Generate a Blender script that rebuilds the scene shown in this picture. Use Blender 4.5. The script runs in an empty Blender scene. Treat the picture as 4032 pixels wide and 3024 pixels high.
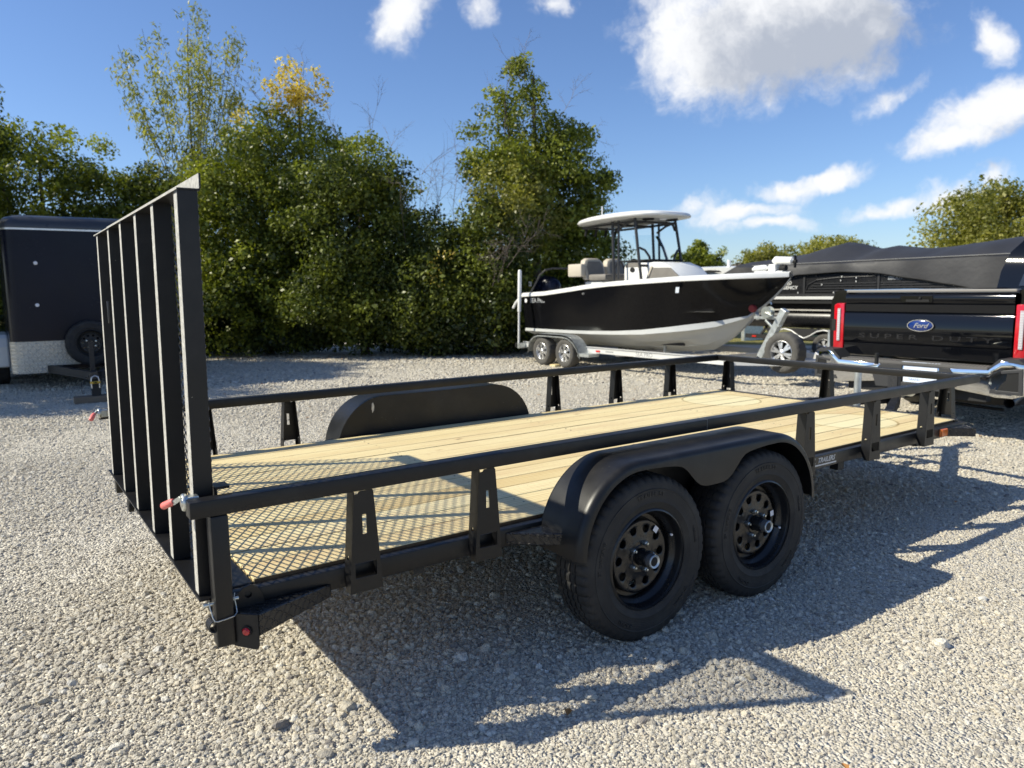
import bpy, bmesh, math, random
import numpy as np
from mathutils import Vector, Matrix, geometry
random.seed(7)
rng = np.random.default_rng(7)
S = bpy.context.scene
COL = S.collection
pi = math.pi

# ---------------------------------------------------------------- camera
CAM = Vector((-0.4189, -2.2041, 1.4178))
yaw, pitch, roll = 0.9601, -0.1255, -0.0119
fw = Vector((math.cos(yaw)*math.cos(pitch), math.sin(yaw)*math.cos(pitch), math.sin(pitch)))
rt = Vector((math.sin(yaw), -math.cos(yaw), 0)); up = rt.cross(fw)
r2 = rt*math.cos(roll) + up*math.sin(roll); u2 = up*math.cos(roll) - rt*math.sin(roll)
cam = bpy.data.cameras.new('camera'); co = bpy.data.objects.new('camera', cam); COL.objects.link(co)
co.matrix_world = Matrix(((r2.x, u2.x, -fw.x, CAM.x), (r2.y, u2.y, -fw.y, CAM.y), (r2.z, u2.z, -fw.z, CAM.z), (0, 0, 0, 1)))
cam.sensor_width = 36; cam.lens = 26.05; cam.clip_start = .05; cam.clip_end = 3000
cam.dof.use_dof = True; cam.dof.focus_distance = 3.1; cam.dof.aperture_fstop = 3.6
S.camera = co
# ---------------------------------------------------------------- sun and sky
SUN_EL, SUN_AZ = math.radians(40.0), math.radians(152.0)
sd = Vector((math.cos(SUN_EL)*math.cos(SUN_AZ), math.cos(SUN_EL)*math.sin(SUN_AZ), math.sin(SUN_EL)))
sun = bpy.data.lights.new('sun', 'SUN'); sun.energy = 5.0; sun.angle = math.radians(.53); sun.color = (1, .94, .775)
so = bpy.data.objects.new('sun', sun); COL.objects.link(so); so.rotation_euler = sd.to_track_quat('Z', 'Y').to_euler(); so.location = (0, 0, 30)
S.view_settings.view_transform = 'Standard'; S.view_settings.look = 'None'
S.view_settings.exposure = 0.36; S.view_settings.gamma = 1; S.view_settings.use_curve_mapping = False
S.cycles.max_bounces = 7; S.cycles.transparent_max_bounces = 8; S.cycles.diffuse_bounces = 3; S.cycles.glossy_bounces = 4
S.cycles.caustics_reflective = False; S.cycles.caustics_refractive = False

class NG:
    """small node-graph helper"""
    def __init__(s, nt): s.nt = nt; s.n = nt.nodes; s.l = nt.links
    def new(s, t, ins=None, **kw):
        n = s.n.new(t)
        for k, v in kw.items(): setattr(n, k, v)
        for k, v in (ins or {}).items(): s.put(n.inputs[k], v)
        return n
    def put(s, sock, v):
        if isinstance(v, bpy.types.NodeSocket): s.l.new(v, sock)
        elif isinstance(v, bpy.types.Node): s.l.new(v.outputs[0], sock)
        else: sock.default_value = v
    def m(s, op, a, b=0.0, c=None, clamp=False):
        n = s.n.new('ShaderNodeMath'); n.operation = op; n.use_clamp = clamp
        s.put(n.inputs[0], a); s.put(n.inputs[1], b)
        if c is not None: s.put(n.inputs[2], c)
        return n.outputs[0]
    def v(s, op, a, b=(0, 0, 0)):
        n = s.n.new('ShaderNodeVectorMath'); n.operation = op; s.put(n.inputs[0], a)
        if op == 'SCALE': s.put(n.inputs[3], b)
        else: s.put(n.inputs[1], b)
        return n.outputs[1] if op in ('DOT_PRODUCT', 'LENGTH', 'DISTANCE') else n.outputs[0]
    def ss(s, x, a, b):
        n = s.n.new('ShaderNodeMapRange'); n.interpolation_type = 'SMOOTHSTEP'; s.put(n.inputs[0], x)
        n.inputs[1].default_value = a; n.inputs[2].default_value = b
        return n.outputs[0]
    def lin(s, x, a, b, c, d):
        n = s.n.new('ShaderNodeMapRange'); s.put(n.inputs[0], x)
        for i, q in enumerate((a, b, c, d)): s.put(n.inputs[i+1], q)
        return n.outputs[0]
    def mix(s, f, a, b, blend='MIX'):
        n = s.n.new('ShaderNodeMix'); n.data_type = 'RGBA'; n.blend_type = blend
        s.put(n.inputs[0], f); s.put(n.inputs[6], a); s.put(n.inputs[7], b)
        return n.outputs[2]
    def noise(s, vec, scale, detail=3, rough=.5, dist=0.0):
        n = s.n.new('ShaderNodeTexNoise'); s.put(n.inputs['Vector'], vec); n.inputs['Scale'].default_value = scale
        n.inputs['Detail'].default_value = detail; n.inputs['Roughness'].default_value = rough; n.inputs['Distortion'].default_value = dist
        return n.outputs[0]
    def vor(s, vec, scale, feature='F1', out=0, rnd=1.0):
        n = s.n.new('ShaderNodeTexVoronoi'); n.feature = feature; s.put(n.inputs['Vector'], vec)
        n.inputs['Scale'].default_value = scale; n.inputs['Randomness'].default_value = rnd
        return n.outputs[out]

def C4(c): return (c[0], c[1], c[2], 1)

W = bpy.data.worlds.new('World'); S.world = W; W.use_nodes = True
g = NG(W.node_tree); g.n.clear()
sky = g.new('ShaderNodeTexSky'); sky.sky_type = 'NISHITA'; sky.sun_disc = False
sky.sun_elevation = SUN_EL; sky.sun_rotation = pi/2 - SUN_AZ; sky.air_density = 1.0; sky.dust_density = .35; sky.ozone_density = 2.6; sky.altitude = 200
D = g.new('ShaderNodeTexCoord').outputs['Generated']
warp = g.n.new('ShaderNodeTexNoise'); g.put(warp.inputs['Vector'], D); warp.inputs['Scale'].default_value = 9; warp.inputs['Detail'].default_value = 6
wv = g.v('SCALE', g.v('SUBTRACT', warp.outputs['Color'], (.5, .5, .5)), .085)
Dw = g.v('ADD', D, wv)
CLOUDS = [  # direction, half width, half height (radians), tilt, weight
 ((.737, .608, .297), .120, .085, 0, 1.25), ((.772, .557, .300), .130, .085, 0, 1.4), ((.808, .515, .288), .120, .058, .12, 1.15), ((.757, .604, .262), .090, .035, -.15, .9), ((.818,.50,.268), .055, .035, .5, .7),
 ((.4337, .8385, .335), .040, .034, -.3, .8), ((.5149, .7906, .3315), .022, .018, .5, .45), ((.5778, .7442, .345), .030, .014, .4, .45),
 ((.889, .375, .262), .022, .036, .3, .8), ((.905, .380, .190), .080, .036, .3, 1.1), ((.893, .415, .160), .060, .024, .1, 1.0),
 ((.809, .574, .122), .042, .018, .1, .8), ((.834, .538, .128), .048, .016, .15, .8), ((.7841, .6136, .096), .060, .017, 0, .7), ((.8024, .592, .076), .050, .014, 0, .8),
 ((.8788, .4695, .088), .065, .014, .1, .75), ((.9132, .39, .115), .028, .010, 0, .5), ((.905,.42,.095), .05, .02, 0, .6), ((.857,.47,.21), .03,.012,.5,.35), ((.75,.655,.11), .03, .01, .2, .35),
 # outside the frame the same broken cumulus goes on
 ((.95, -.1, .28), .14, .06, .1, 1.1), ((.5, -.75, .4), .16, .07, 0, 1.1), ((-.4, -.8, .35), .17, .07, .1, 1.1), ((-.85, -.35, .3), .13, .05, 0, 1), ((.2, .3, .9), .16, .12, 0, 1), ((.85, -.45, .15), .12, .03, 0, .9), ((-.7, -.68, .12), .14, .03, 0, .9)]
def cloud_density(Dv, blobs=CLOUDS):
    w1 = g.n.new('ShaderNodeTexNoise'); g.put(w1.inputs['Vector'], Dv); w1.inputs['Scale'].default_value = 7; w1.inputs['Detail'].default_value = 5; w1.inputs['Roughness'].default_value = .6
    Dw = g.v('ADD', Dv, g.v('SCALE', g.v('SUBTRACT', w1.outputs['Color'], (.5, .5, .5)), .10))
    best = None
    for c, a, b, t, wgt in blobs:
        cv = Vector(c).normalized(); R = Vector((cv.y, -cv.x, 0)).normalized(); U = R.cross(cv)
        Rt = R*math.cos(t) + U*math.sin(t); Ut = U*math.cos(t) - R*math.sin(t)
        rel = g.v('SUBTRACT', Dw, tuple(cv))
        x = g.m('DIVIDE', g.v('DOT_PRODUCT', rel, tuple(Rt)), a); y = g.m('DIVIDE', g.v('DOT_PRODUCT', rel, tuple(Ut)), b)
        z = g.m('MULTIPLY', g.v('DOT_PRODUCT', rel, tuple(cv)), 4.0)
        q = g.m('ADD', g.m('ADD', g.m('MULTIPLY', x, x), g.m('MULTIPLY', y, y)), g.m('MULTIPLY', z, z))
        f = g.m('MULTIPLY', g.m('SUBTRACT', 1.0, g.m('SQRT', q)), wgt)
        best = f if best is None else g.m('SMOOTH_MAX', best, f, .15)
    n1 = g.noise(Dw, 13, 9, .64)
    return best, g.m('ADD', best, g.m('MULTIPLY', g.m('SUBTRACT', n1, .50), 2.1))
best, dens = cloud_density(D)
alpha = g.m('MULTIPLY', g.ss(dens, -.18, .62), g.ss(best, -.55, .10))
# light falls off through the cloud away from the sun
_, dens2 = cloud_density(g.v('ADD', D, (-.030, .045, .024)), CLOUDS[:11])
core = g.ss(g.m('MAXIMUM', dens2, 0.0), -.05, 1.0)
cloudc = g.mix(core, (8.3, 8.4, 8.6, 1), (4.0, 4.4, 5.2, 1))
skyt = g.mix(1.0, sky.outputs[0], (.87, 1.0, 1.24, 1), 'MULTIPLY')
skyc = g.mix(alpha, skyt, cloudc)
bg = g.new('ShaderNodeBackground', {'Color': skyc, 'Strength': .094}); wo = g.new('ShaderNodeOutputWorld', {'Surface': bg})

# ---------------------------------------------------------------- materials
MATS = {}
def mat(name, col=(.5, .5, .5), rough=.5, metal=0.0, bump=None, var=0.0, vscale=8, spec=.5, coat=0.0, fn=None, rvar=0.0, trans=0.0):
    m = bpy.data.materials.new(name); m.use_nodes = True; MATS[name] = m
    G = NG(m.node_tree); b = m.node_tree.nodes['Principled BSDF']; G.b = b
    b.inputs['Base Color'].default_value = C4(col); b.inputs['Roughness'].default_value = rough; b.inputs['Metallic'].default_value = metal
    b.inputs['Specular IOR Level'].default_value = spec; b.inputs['Coat Weight'].default_value = coat; b.inputs['Transmission Weight'].default_value = trans
    G.tc = G.new('ShaderNodeTexCoord').outputs['Object']
    if var:
        nz = G.noise(G.tc, vscale, 5, .6)
        c = G.mix(G.lin(nz, .3, .7, 0, 1), C4([x*(1-var) for x in col]), C4([min(1, x*(1+var)) for x in col]))
        G.put(b.inputs['Base Color'], c)
    if rvar:
        G.put(b.inputs['Roughness'], G.lin(G.noise(G.tc, vscale*1.7, 4, .6), .3, .7, rough-rvar, rough+rvar))
    if bump:
        bn = G.new('ShaderNodeBump', {'Height': G.noise(G.tc, bump[0], 3, .6), 'Strength': bump[1], 'Distance': bump[2]}); G.put(b.inputs['Normal'], bn)
    if fn: fn(G, b)
    return m

def paint_fn(G, b):   # powder coat: fine orange peel, thin dust, a few pale nicks
    dust = G.m('MULTIPLY', G.ss(G.noise(G.tc, 2.3, 6, .65), .45, .75), .06)
    nick = G.m('MULTIPLY', G.m('LESS_THAN', G.vor(G.tc, 26), .045), G.ss(G.noise(G.tc, 3.1, 2), .56, .62))
    G.put(b.inputs['Base Color'], G.mix(G.m('MAXIMUM', dust, G.m('MULTIPLY', nick, .55)), (.0085, .0085, .0092, 1), (.30, .275, .24, 1)))
    G.put(b.inputs['Roughness'], G.lin(G.noise(G.tc, 9, 4), .3, .7, .32, .42)); b.inputs['Specular IOR Level'].default_value = .34
    G.put(b.inputs['Normal'], G.new('ShaderNodeBump', {'Height': G.noise(G.tc, 420, 2), 'Strength': .25, 'Distance': .0008}))
mat('black_paint', fn=paint_fn)
mat('mesh_steel', (.16, .16, .16), .35, .4)
mat('emboss', (.010, .010, .012), .16)
mat('board_side', (.13, .075, .035), .8, var=.4, vscale=12)
mat('bare_and_sunlit_steel', (.50, .48, .43), .55, .3, var=.3, vscale=60)  # bare metal; also the sunlight coloured onto the gate's rear faces
mat('zinc', (.62, .64, .60), .32, .9, var=.2, vscale=40)
mat('galvanised', (.52, .55, .55), .45, .75, var=.25, vscale=14)
mat('aluminium', (.72, .72, .72), .34, .85, var=.1, vscale=6)
mat('chrome', (.70, .71, .72), .08, 1.0)
mat('rail_alu', (.74, .74, .72), .4, .25)
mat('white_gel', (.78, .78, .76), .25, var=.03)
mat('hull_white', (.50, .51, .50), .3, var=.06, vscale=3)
mat('black_gloss', (.012, .012, .013), .30, spec=.5, rvar=.06, vscale=12)
def bh(G, b):
    b.inputs['Specular IOR Level'].default_value = .2
    G.put(b.inputs['Base Color'], G.mix(G.ss(G.noise(G.tc, 140, 2), .62, .75), (.004, .004, .005, 1), (.03, .03, .03, 1)))
mat('hull_black', (.004, .004, .005), .16, fn=bh)
mat('truck_black', (.003, .0035, .005), .05, spec=.38)
mat('truck_plastic', (.03, .03, .031), .55, bump=(300, .3, .001))
mat('grey_plastic', (.12, .12, .12), .6)
mat('bed_cap', (.20, .19, .175), .55)
mat('pad_grey', (.10, .095, .09), .7)
mat('pad_light', (.24, .22, .20), .7)
mat('lamp_strip', (.42, .36, .38), .3)
mat('dark', (.006, .006, .006), .8)
mat('seat_grey', (.19, .175, .155), .6, bump=(200, .2, .002), var=.08)
mat('seat_tan', (.50, .45, .37), .6)
mat('tan_grip', (.5, .42, .28), .6)
mat('orange_lens', (.75, .17, .02), .18, trans=.1)
mat('amber_light', (.85, .40, .12), .2)
mat('red_lens', (.48, .008, .016), .12, coat=.5)
mat('red_grip', (.72, .17, .15), .45, var=.15, vscale=60)
mat('red_rubber', (.25, .03, .03), .5)
mat('red_reflector', (.6, .03, .02), .2)
mat('lamp_clear', (.75, .75, .78), .15, .4)
mat('white_print', (.78, .78, .80), .4)
mat('grey_print', (.30, .31, .32), .4)
mat('silver_print', (.62, .62, .60), .35)
mat('paper', (.75, .75, .78), .5)
mat('blue_print', (.10, .18, .42), .5)
mat('plate_white', (.66, .72, .82), .4)
mat('emblem_blue', (.008, .03, .16), .12, coat=.5)
mat('navy_paint', (.0045, .006, .016), .24, var=.2, vscale=1.2, rvar=.05, spec=.2)
mat('roof_dark', (.035, .04, .052), .32, rvar=.08, vscale=2)
mat('tarp', (.026, .026, .029), .6, bump=(3.0, .6, .02), var=.18, vscale=1.2)
mat('yellow_lock', (.62, .38, .03), .4)
mat('rubber_mat', (.022, .022, .023), .7)
mat('gunmetal', (.05, .05, .052), .4, .4)
mat('axle_black', (.012, .012, .012), .6)
mat('glass_tint', (.012, .018, .028), .03, coat=.5)
mat('leaf_litter', (.36, .17, .05), .7)

def tyre_fn(G, b):
    n = G.noise(G.tc, 7, 6, .6)
    G.put(b.inputs['Base Color'], G.mix(G.ss(n, .42, .72), (.0125, .012, .012, 1), (.032, .030, .027, 1)))
    sep = G.new('ShaderNodeSeparateXYZ', {0: G.tc})
    rad = G.v('LENGTH', G.v('MULTIPLY', G.tc, (1, 0, 1)))
    rings = G.m('MULTIPLY', G.m('SINE', G.m('MULTIPLY', rad, 900)), .5)
    G.put(b.inputs['Normal'], G.new('ShaderNodeBump', {'Height': G.m('ADD', rings, G.noise(G.tc, 90, 4)), 'Strength': .35, 'Distance': .0008}))
mat('tyre', rough=.72, fn=tyre_fn)
mat('tyre_raised', (.034, .032, .030), .55)
def grey_tyre(G, b):
    G.put(b.inputs['Base Color'], G.mix(G.noise(G.tc, 7, 4), (.05, .047, .043, 1), (.10, .095, .085, 1)))
mat('dusty_tyre', rough=.8, fn=grey_tyre)

def wood_fn(G, b):
    rnd = G.new('ShaderNodeObjectInfo').outputs['Random']
    off = G.new('ShaderNodeCombineXYZ', {0: G.m('MULTIPLY', rnd, 37.0), 1: G.m('MULTIPLY', rnd, 11.0), 2: G.m('MULTIPLY', rnd, 5.0)}).outputs[0]
    p = G.v('ADD', G.tc, off)
    pw = G.v('ADD', p, G.v('SCALE', G.v('SUBTRACT', G.n.new('ShaderNodeTexNoise').outputs[1], (.5, .5, .5)), .0))
    st = G.v('MULTIPLY', p, (.9, 9, 9))
    dist = G.noise(G.v('MULTIPLY', p, (1.3, 6, 6)), 1.0, 3, .5)
    wave = G.new('ShaderNodeTexWave', {'Vector': st, 'Scale': 1.9, 'Distortion': 7.0, 'Detail': 3.0, 'Detail Scale': .8}); wave.bands_direction = 'Y'
    fine = G.noise(G.v('MULTIPLY', p, (5, 230, 230)), 1.0, 5, .7)
    broad = G.noise(G.v('MULTIPLY', p, (1.1, 7, 7)), 1.0, 3, .5)
    base = G.mix(G.lin(broad, .3, .7, 0, 1), (.78, .655, .345, 1), (.63, .475, .215, 1))
    base = G.mix(G.m('MULTIPLY', rnd, .8), base, (.86, .76, .45, 1))
    base = G.mix(G.lin(dist, .5, .75, 0, .45), base, (.55, .36, .19, 1))
    c = G.mix(G.m('MULTIPLY', G.ss(wave.outputs[1], .45, .9), .42), base, (.46, .27, .11, 1))
    c = G.mix(G.m('MULTIPLY', G.ss(fine, .52, .78), .55), c, (.40, .25, .12, 1))
    # knots
    kp = G.v('MULTIPLY', p, (1, 2.3, 1)); kd = G.vor(kp, 2.6)
    knot = G.ss(kd, .062, .035); ringk = G.m('MULTIPLY', G.ss(kd, .12, .06), .35)
    c = G.mix(ringk, c, (.42, .24, .10, 1)); c = G.mix(G.m('MULTIPLY', knot, .8), c, (.10, .055, .03, 1))
    # scuffs and small dirt flecks
    fl = G.m('MULTIPLY', G.m('LESS_THAN', G.vor(G.v('MULTIPLY', p, (1, 1.6, 1)), 34), .11), G.ss(G.noise(p, 2.2, 3), .56, .66))
    c = G.mix(G.m('MULTIPLY', fl, .7), c, (.14, .10, .06, 1))
    # two round outlines left on the boards near the front end
    for cx, cy, r in ((4.335, 1.66, .30), (4.235, .505, .285)):
        dd = G.v('DISTANCE', G.v('MULTIPLY', G.tc, (1, 1, 0)), (cx, cy, 0))
        inside = G.m('MULTIPLY', G.ss(dd, r, r-.01), .55)
        c = G.mix(inside, c, (.80, .74, .46, 1))
        ring = G.m('MULTIPLY', G.m('MULTIPLY', G.ss(dd, r+.016, r+.006), G.ss(dd, r-.008, r+.002)), .62)
        c = G.mix(ring, c, (.25, .17, .05, 1))
    G.put(b.inputs['Base Color'], c)
    G.put(b.inputs['Normal'], G.new('ShaderNodeBump', {'Height': G.m('ADD', G.m('MULTIPLY', fine, .6), wave.outputs[1]), 'Strength': .22, 'Distance': .002}))
mat('pine', rough=.62, fn=wood_fn)
def blk(G, b):
    n = G.noise(G.v('MULTIPLY', G.tc, (3, 25, 40)), 1, 5, .7)
    G.put(b.inputs['Base Color'], G.mix(n, (.10, .075, .05, 1), (.26, .20, .14, 1)))
mat('old_wood', rough=.8, fn=blk)

def tread_fn(col, scale, metal, rough, strength=1.0, dist=.006):
    def fn(G, b):   # raised diamond-plate lozenges in alternating directions
        p = G.v('ADD', G.tc, (5, 5, 5)); sep = G.new('ShaderNodeSeparateXYZ', {0: p}).outputs
        u = G.m('ADD', sep[0], sep[1]) if scale[3] == 'h' else G.m('ADD', G.m('MULTIPLY', sep[0], 1.0), G.m('MULTIPLY', sep[1], .6))
        v = sep[2] if scale[3] == 'v' else G.m('SUBTRACT', sep[0], sep[1])
        if scale[3] == 'w': u = G.m('ADD', sep[0], G.m('MULTIPLY', sep[1], .4)); v = G.m('ADD', sep[2], G.m('MULTIPLY', sep[1], -1.0))
        P = scale[0]; L, T = scale[1], scale[2]
        un = G.m('DIVIDE', u, P); vn = G.m('DIVIDE', v, P)
        fu = G.m('SUBTRACT', G.m('FRACT', un), .5); fv = G.m('SUBTRACT', G.m('FRACT', vn), .5)
        ck = G.m('MODULO', G.m('ADD', G.m('FLOOR', un), G.m('FLOOR', vn)), 2.0)
        sg = G.m('SUBTRACT', G.m('MULTIPLY', ck, 2.0), 1.0)
        a = G.m('MULTIPLY', G.m('ADD', fu, G.m('MULTIPLY', fv, sg)), .7071); c = G.m('MULTIPLY', G.m('SUBTRACT', fv, G.m('MULTIPLY', fu, sg)), .7071)
        e = G.m('ADD', G.m('POWER', G.m('ABSOLUTE', G.m('DIVIDE', a, L)), 2), G.m('POWER', G.m('ABSOLUTE', G.m('DIVIDE', c, T)), 2))
        h = G.ss(e, 1.15, .45)
        nz = G.noise(G.tc, 9, 4)
        cc = G.mix(nz, C4([x*.75 for x in col]), C4([x*1.15 for x in col])); G.put(b.inputs['Base Color'], G.mix(G.m('MULTIPLY', h, .5 if metal else .15), cc, C4([min(1, x*1.7+.01) for x in col])))
        G.put(b.inputs['Roughness'], G.lin(nz, .3, .7, rough*.8, rough*1.25)); b.inputs['Metallic'].default_value = metal
        G.put(b.inputs['Normal'], G.new('ShaderNodeBump', {'Height': h, 'Strength': strength, 'Distance': dist}))
    return fn
mat('tread_black', fn=tread_fn((.013, .013, .014), (.019, .56, .17, 'w'), 0, .27))
mat('tread_bright', fn=tread_fn((.58, .53, .44), (.055, .56, .2, 'v'), .35, .42, 1.0, .012))

def gravel_base(G, b):
    p = G.tc
    cell = G.n.new('ShaderNodeTexVoronoi'); G.put(cell.inputs['Vector'], p); cell.inputs['Scale'].default_value = 85
    cell2 = G.n.new('ShaderNodeTexVoronoi'); G.put(cell2.inputs['Vector'], p); cell2.inputs['Scale'].default_value = 34
    s1 = G.new('ShaderNodeSeparateColor', {0: cell.outputs['Color']}).outputs; s2 = G.new('ShaderNodeSeparateColor', {0: cell2.outputs['Color']}).outputs
    big = G.noise(p, .38, 5, .6); mid = G.noise(p, 4.5, 4, .6)
    c = G.mix(G.lin(s1[0], 0, 1, 0, 1), (.46, .42, .345, 1), (.84, .78, .64, 1))
    c = G.mix(G.m('MULTIPLY', G.m('GREATER_THAN', s2[0], .86), .5), c, (.78, .74, .66, 1))
    c = G.mix(G.m('MULTIPLY', G.m('LESS_THAN', s1[1], .08), .7), c, (.24, .22, .21, 1))
    c = G.mix(G.lin(big, .38, .62, 0, .6), c, (.54, .50, .43, 1)); c = G.mix(G.lin(mid, .4, .7, 0, .25), c, (.60, .55, .47, 1))
    G.put(b.inputs['Base Color'], c)
    h = G.m('ADD', G.m('MULTIPLY', cell.outputs[0], -1.0), G.m('MULTIPLY', cell2.outputs[0], -.6))
    G.put(b.inputs['Normal'], G.new('ShaderNodeBump', {'Height': G.m('ADD', h, G.m('MULTIPLY', mid, 1.5)), 'Strength': 1.0, 'Distance': .014}))
mat('gravel_ground', rough=.9, spec=.2, fn=gravel_base)
def stone_fn(G, b):
    r = G.new('ShaderNodeObjectInfo').outputs['Random']
    cr = G.n.new('ShaderNodeValToRGB'); G.put(cr.inputs[0], r); e = cr.color_ramp.elements
    e[0].position = 0; e[0].color = (.26, .235, .22, 1); e[1].position = 1; e[1].color = (.86, .82, .73, 1)
    for pos, c in ((.06, (.50, .455, .37)), (.3, (.70, .64, .52)), (.55, (.80, .735, .60)), (.72, (.64, .59, .50)), (.86, (.82, .72, .55)), (.93, (.86, .81, .69))):
        q = e.new(pos); q.color = C4(c)
    n = G.noise(G.tc, 1.3, 4, .6)
    G.put(b.inputs['Base Color'], G.mix(G.lin(n, .35, .7, 0, .35), cr.outputs[0], (.30, .28, .25, 1)))
    G.put(b.inputs['Normal'], G.new('ShaderNodeBump', {'Height': G.noise(G.tc, 3, 4, .7), 'Strength': .5, 'Distance': .2}))
mat('stone', rough=.85, spec=.25, fn=stone_fn)
def grass_fn(G, b):
    G.put(b.inputs['Base Color'], G.mix(G.noise(G.tc, 2.2, 6, .7), (.20, .19, .045, 1), (.34, .30, .09, 1)))
    G.put(b.inputs['Normal'], G.new('ShaderNodeBump', {'Height': G.noise(G.tc, 14, 5, .8), 'Strength': 1.0, 'Distance': .1}))
mat('grass', rough=.9, fn=grass_fn)

def leaf_mat(name, c1, c2, transl=.35):
    m = bpy.data.materials.new(name); m.use_nodes = True; MATS[name] = m
    G = NG(m.node_tree); G.n.clear()
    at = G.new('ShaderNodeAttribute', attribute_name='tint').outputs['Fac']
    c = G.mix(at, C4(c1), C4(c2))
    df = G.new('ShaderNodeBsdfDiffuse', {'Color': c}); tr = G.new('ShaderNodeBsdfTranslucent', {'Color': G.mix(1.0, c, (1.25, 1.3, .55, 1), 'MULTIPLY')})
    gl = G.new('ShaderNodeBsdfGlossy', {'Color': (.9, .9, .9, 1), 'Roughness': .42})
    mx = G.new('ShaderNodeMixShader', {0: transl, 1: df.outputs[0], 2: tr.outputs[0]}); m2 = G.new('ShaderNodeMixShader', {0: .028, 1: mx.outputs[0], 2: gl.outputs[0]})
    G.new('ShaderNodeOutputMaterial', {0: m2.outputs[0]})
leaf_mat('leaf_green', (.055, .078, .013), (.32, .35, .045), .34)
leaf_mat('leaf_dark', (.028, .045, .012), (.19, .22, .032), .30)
leaf_mat('leaf_olive', (.13, .14, .03), (.36, .34, .075), .42)
leaf_mat('leaf_willow', (.17, .20, .08), (.42, .40, .13), .45)
leaf_mat('leaf_yellow', (.48, .36, .07), (.85, .68, .20), .45)
leaf_mat('leaf_dry', (.10, .085, .065), (.22, .18, .14))
mat('bark', (.09, .075, .06), .9, var=.3, vscale=6, bump=(30, .6, .01))
mat('twig', (.16, .13, .11), .9)
def glass_fn(G, b):
    tr = G.new('ShaderNodeBsdfTransparent', {'Color': (.86, .93, .97, 1)}); gl = G.new('ShaderNodeBsdfGlossy', {'Roughness': .05})
    fr = G.new('ShaderNodeFresnel', {'IOR': 1.35}); mx = G.new('ShaderNodeMixShader', {0: fr.outputs[0], 1: tr.outputs[0], 2: gl.outputs[0]})
    G.l.new(mx.outputs[0], G.n['Material Output'].inputs[0])
mat('clear_plastic', fn=glass_fn)

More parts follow.
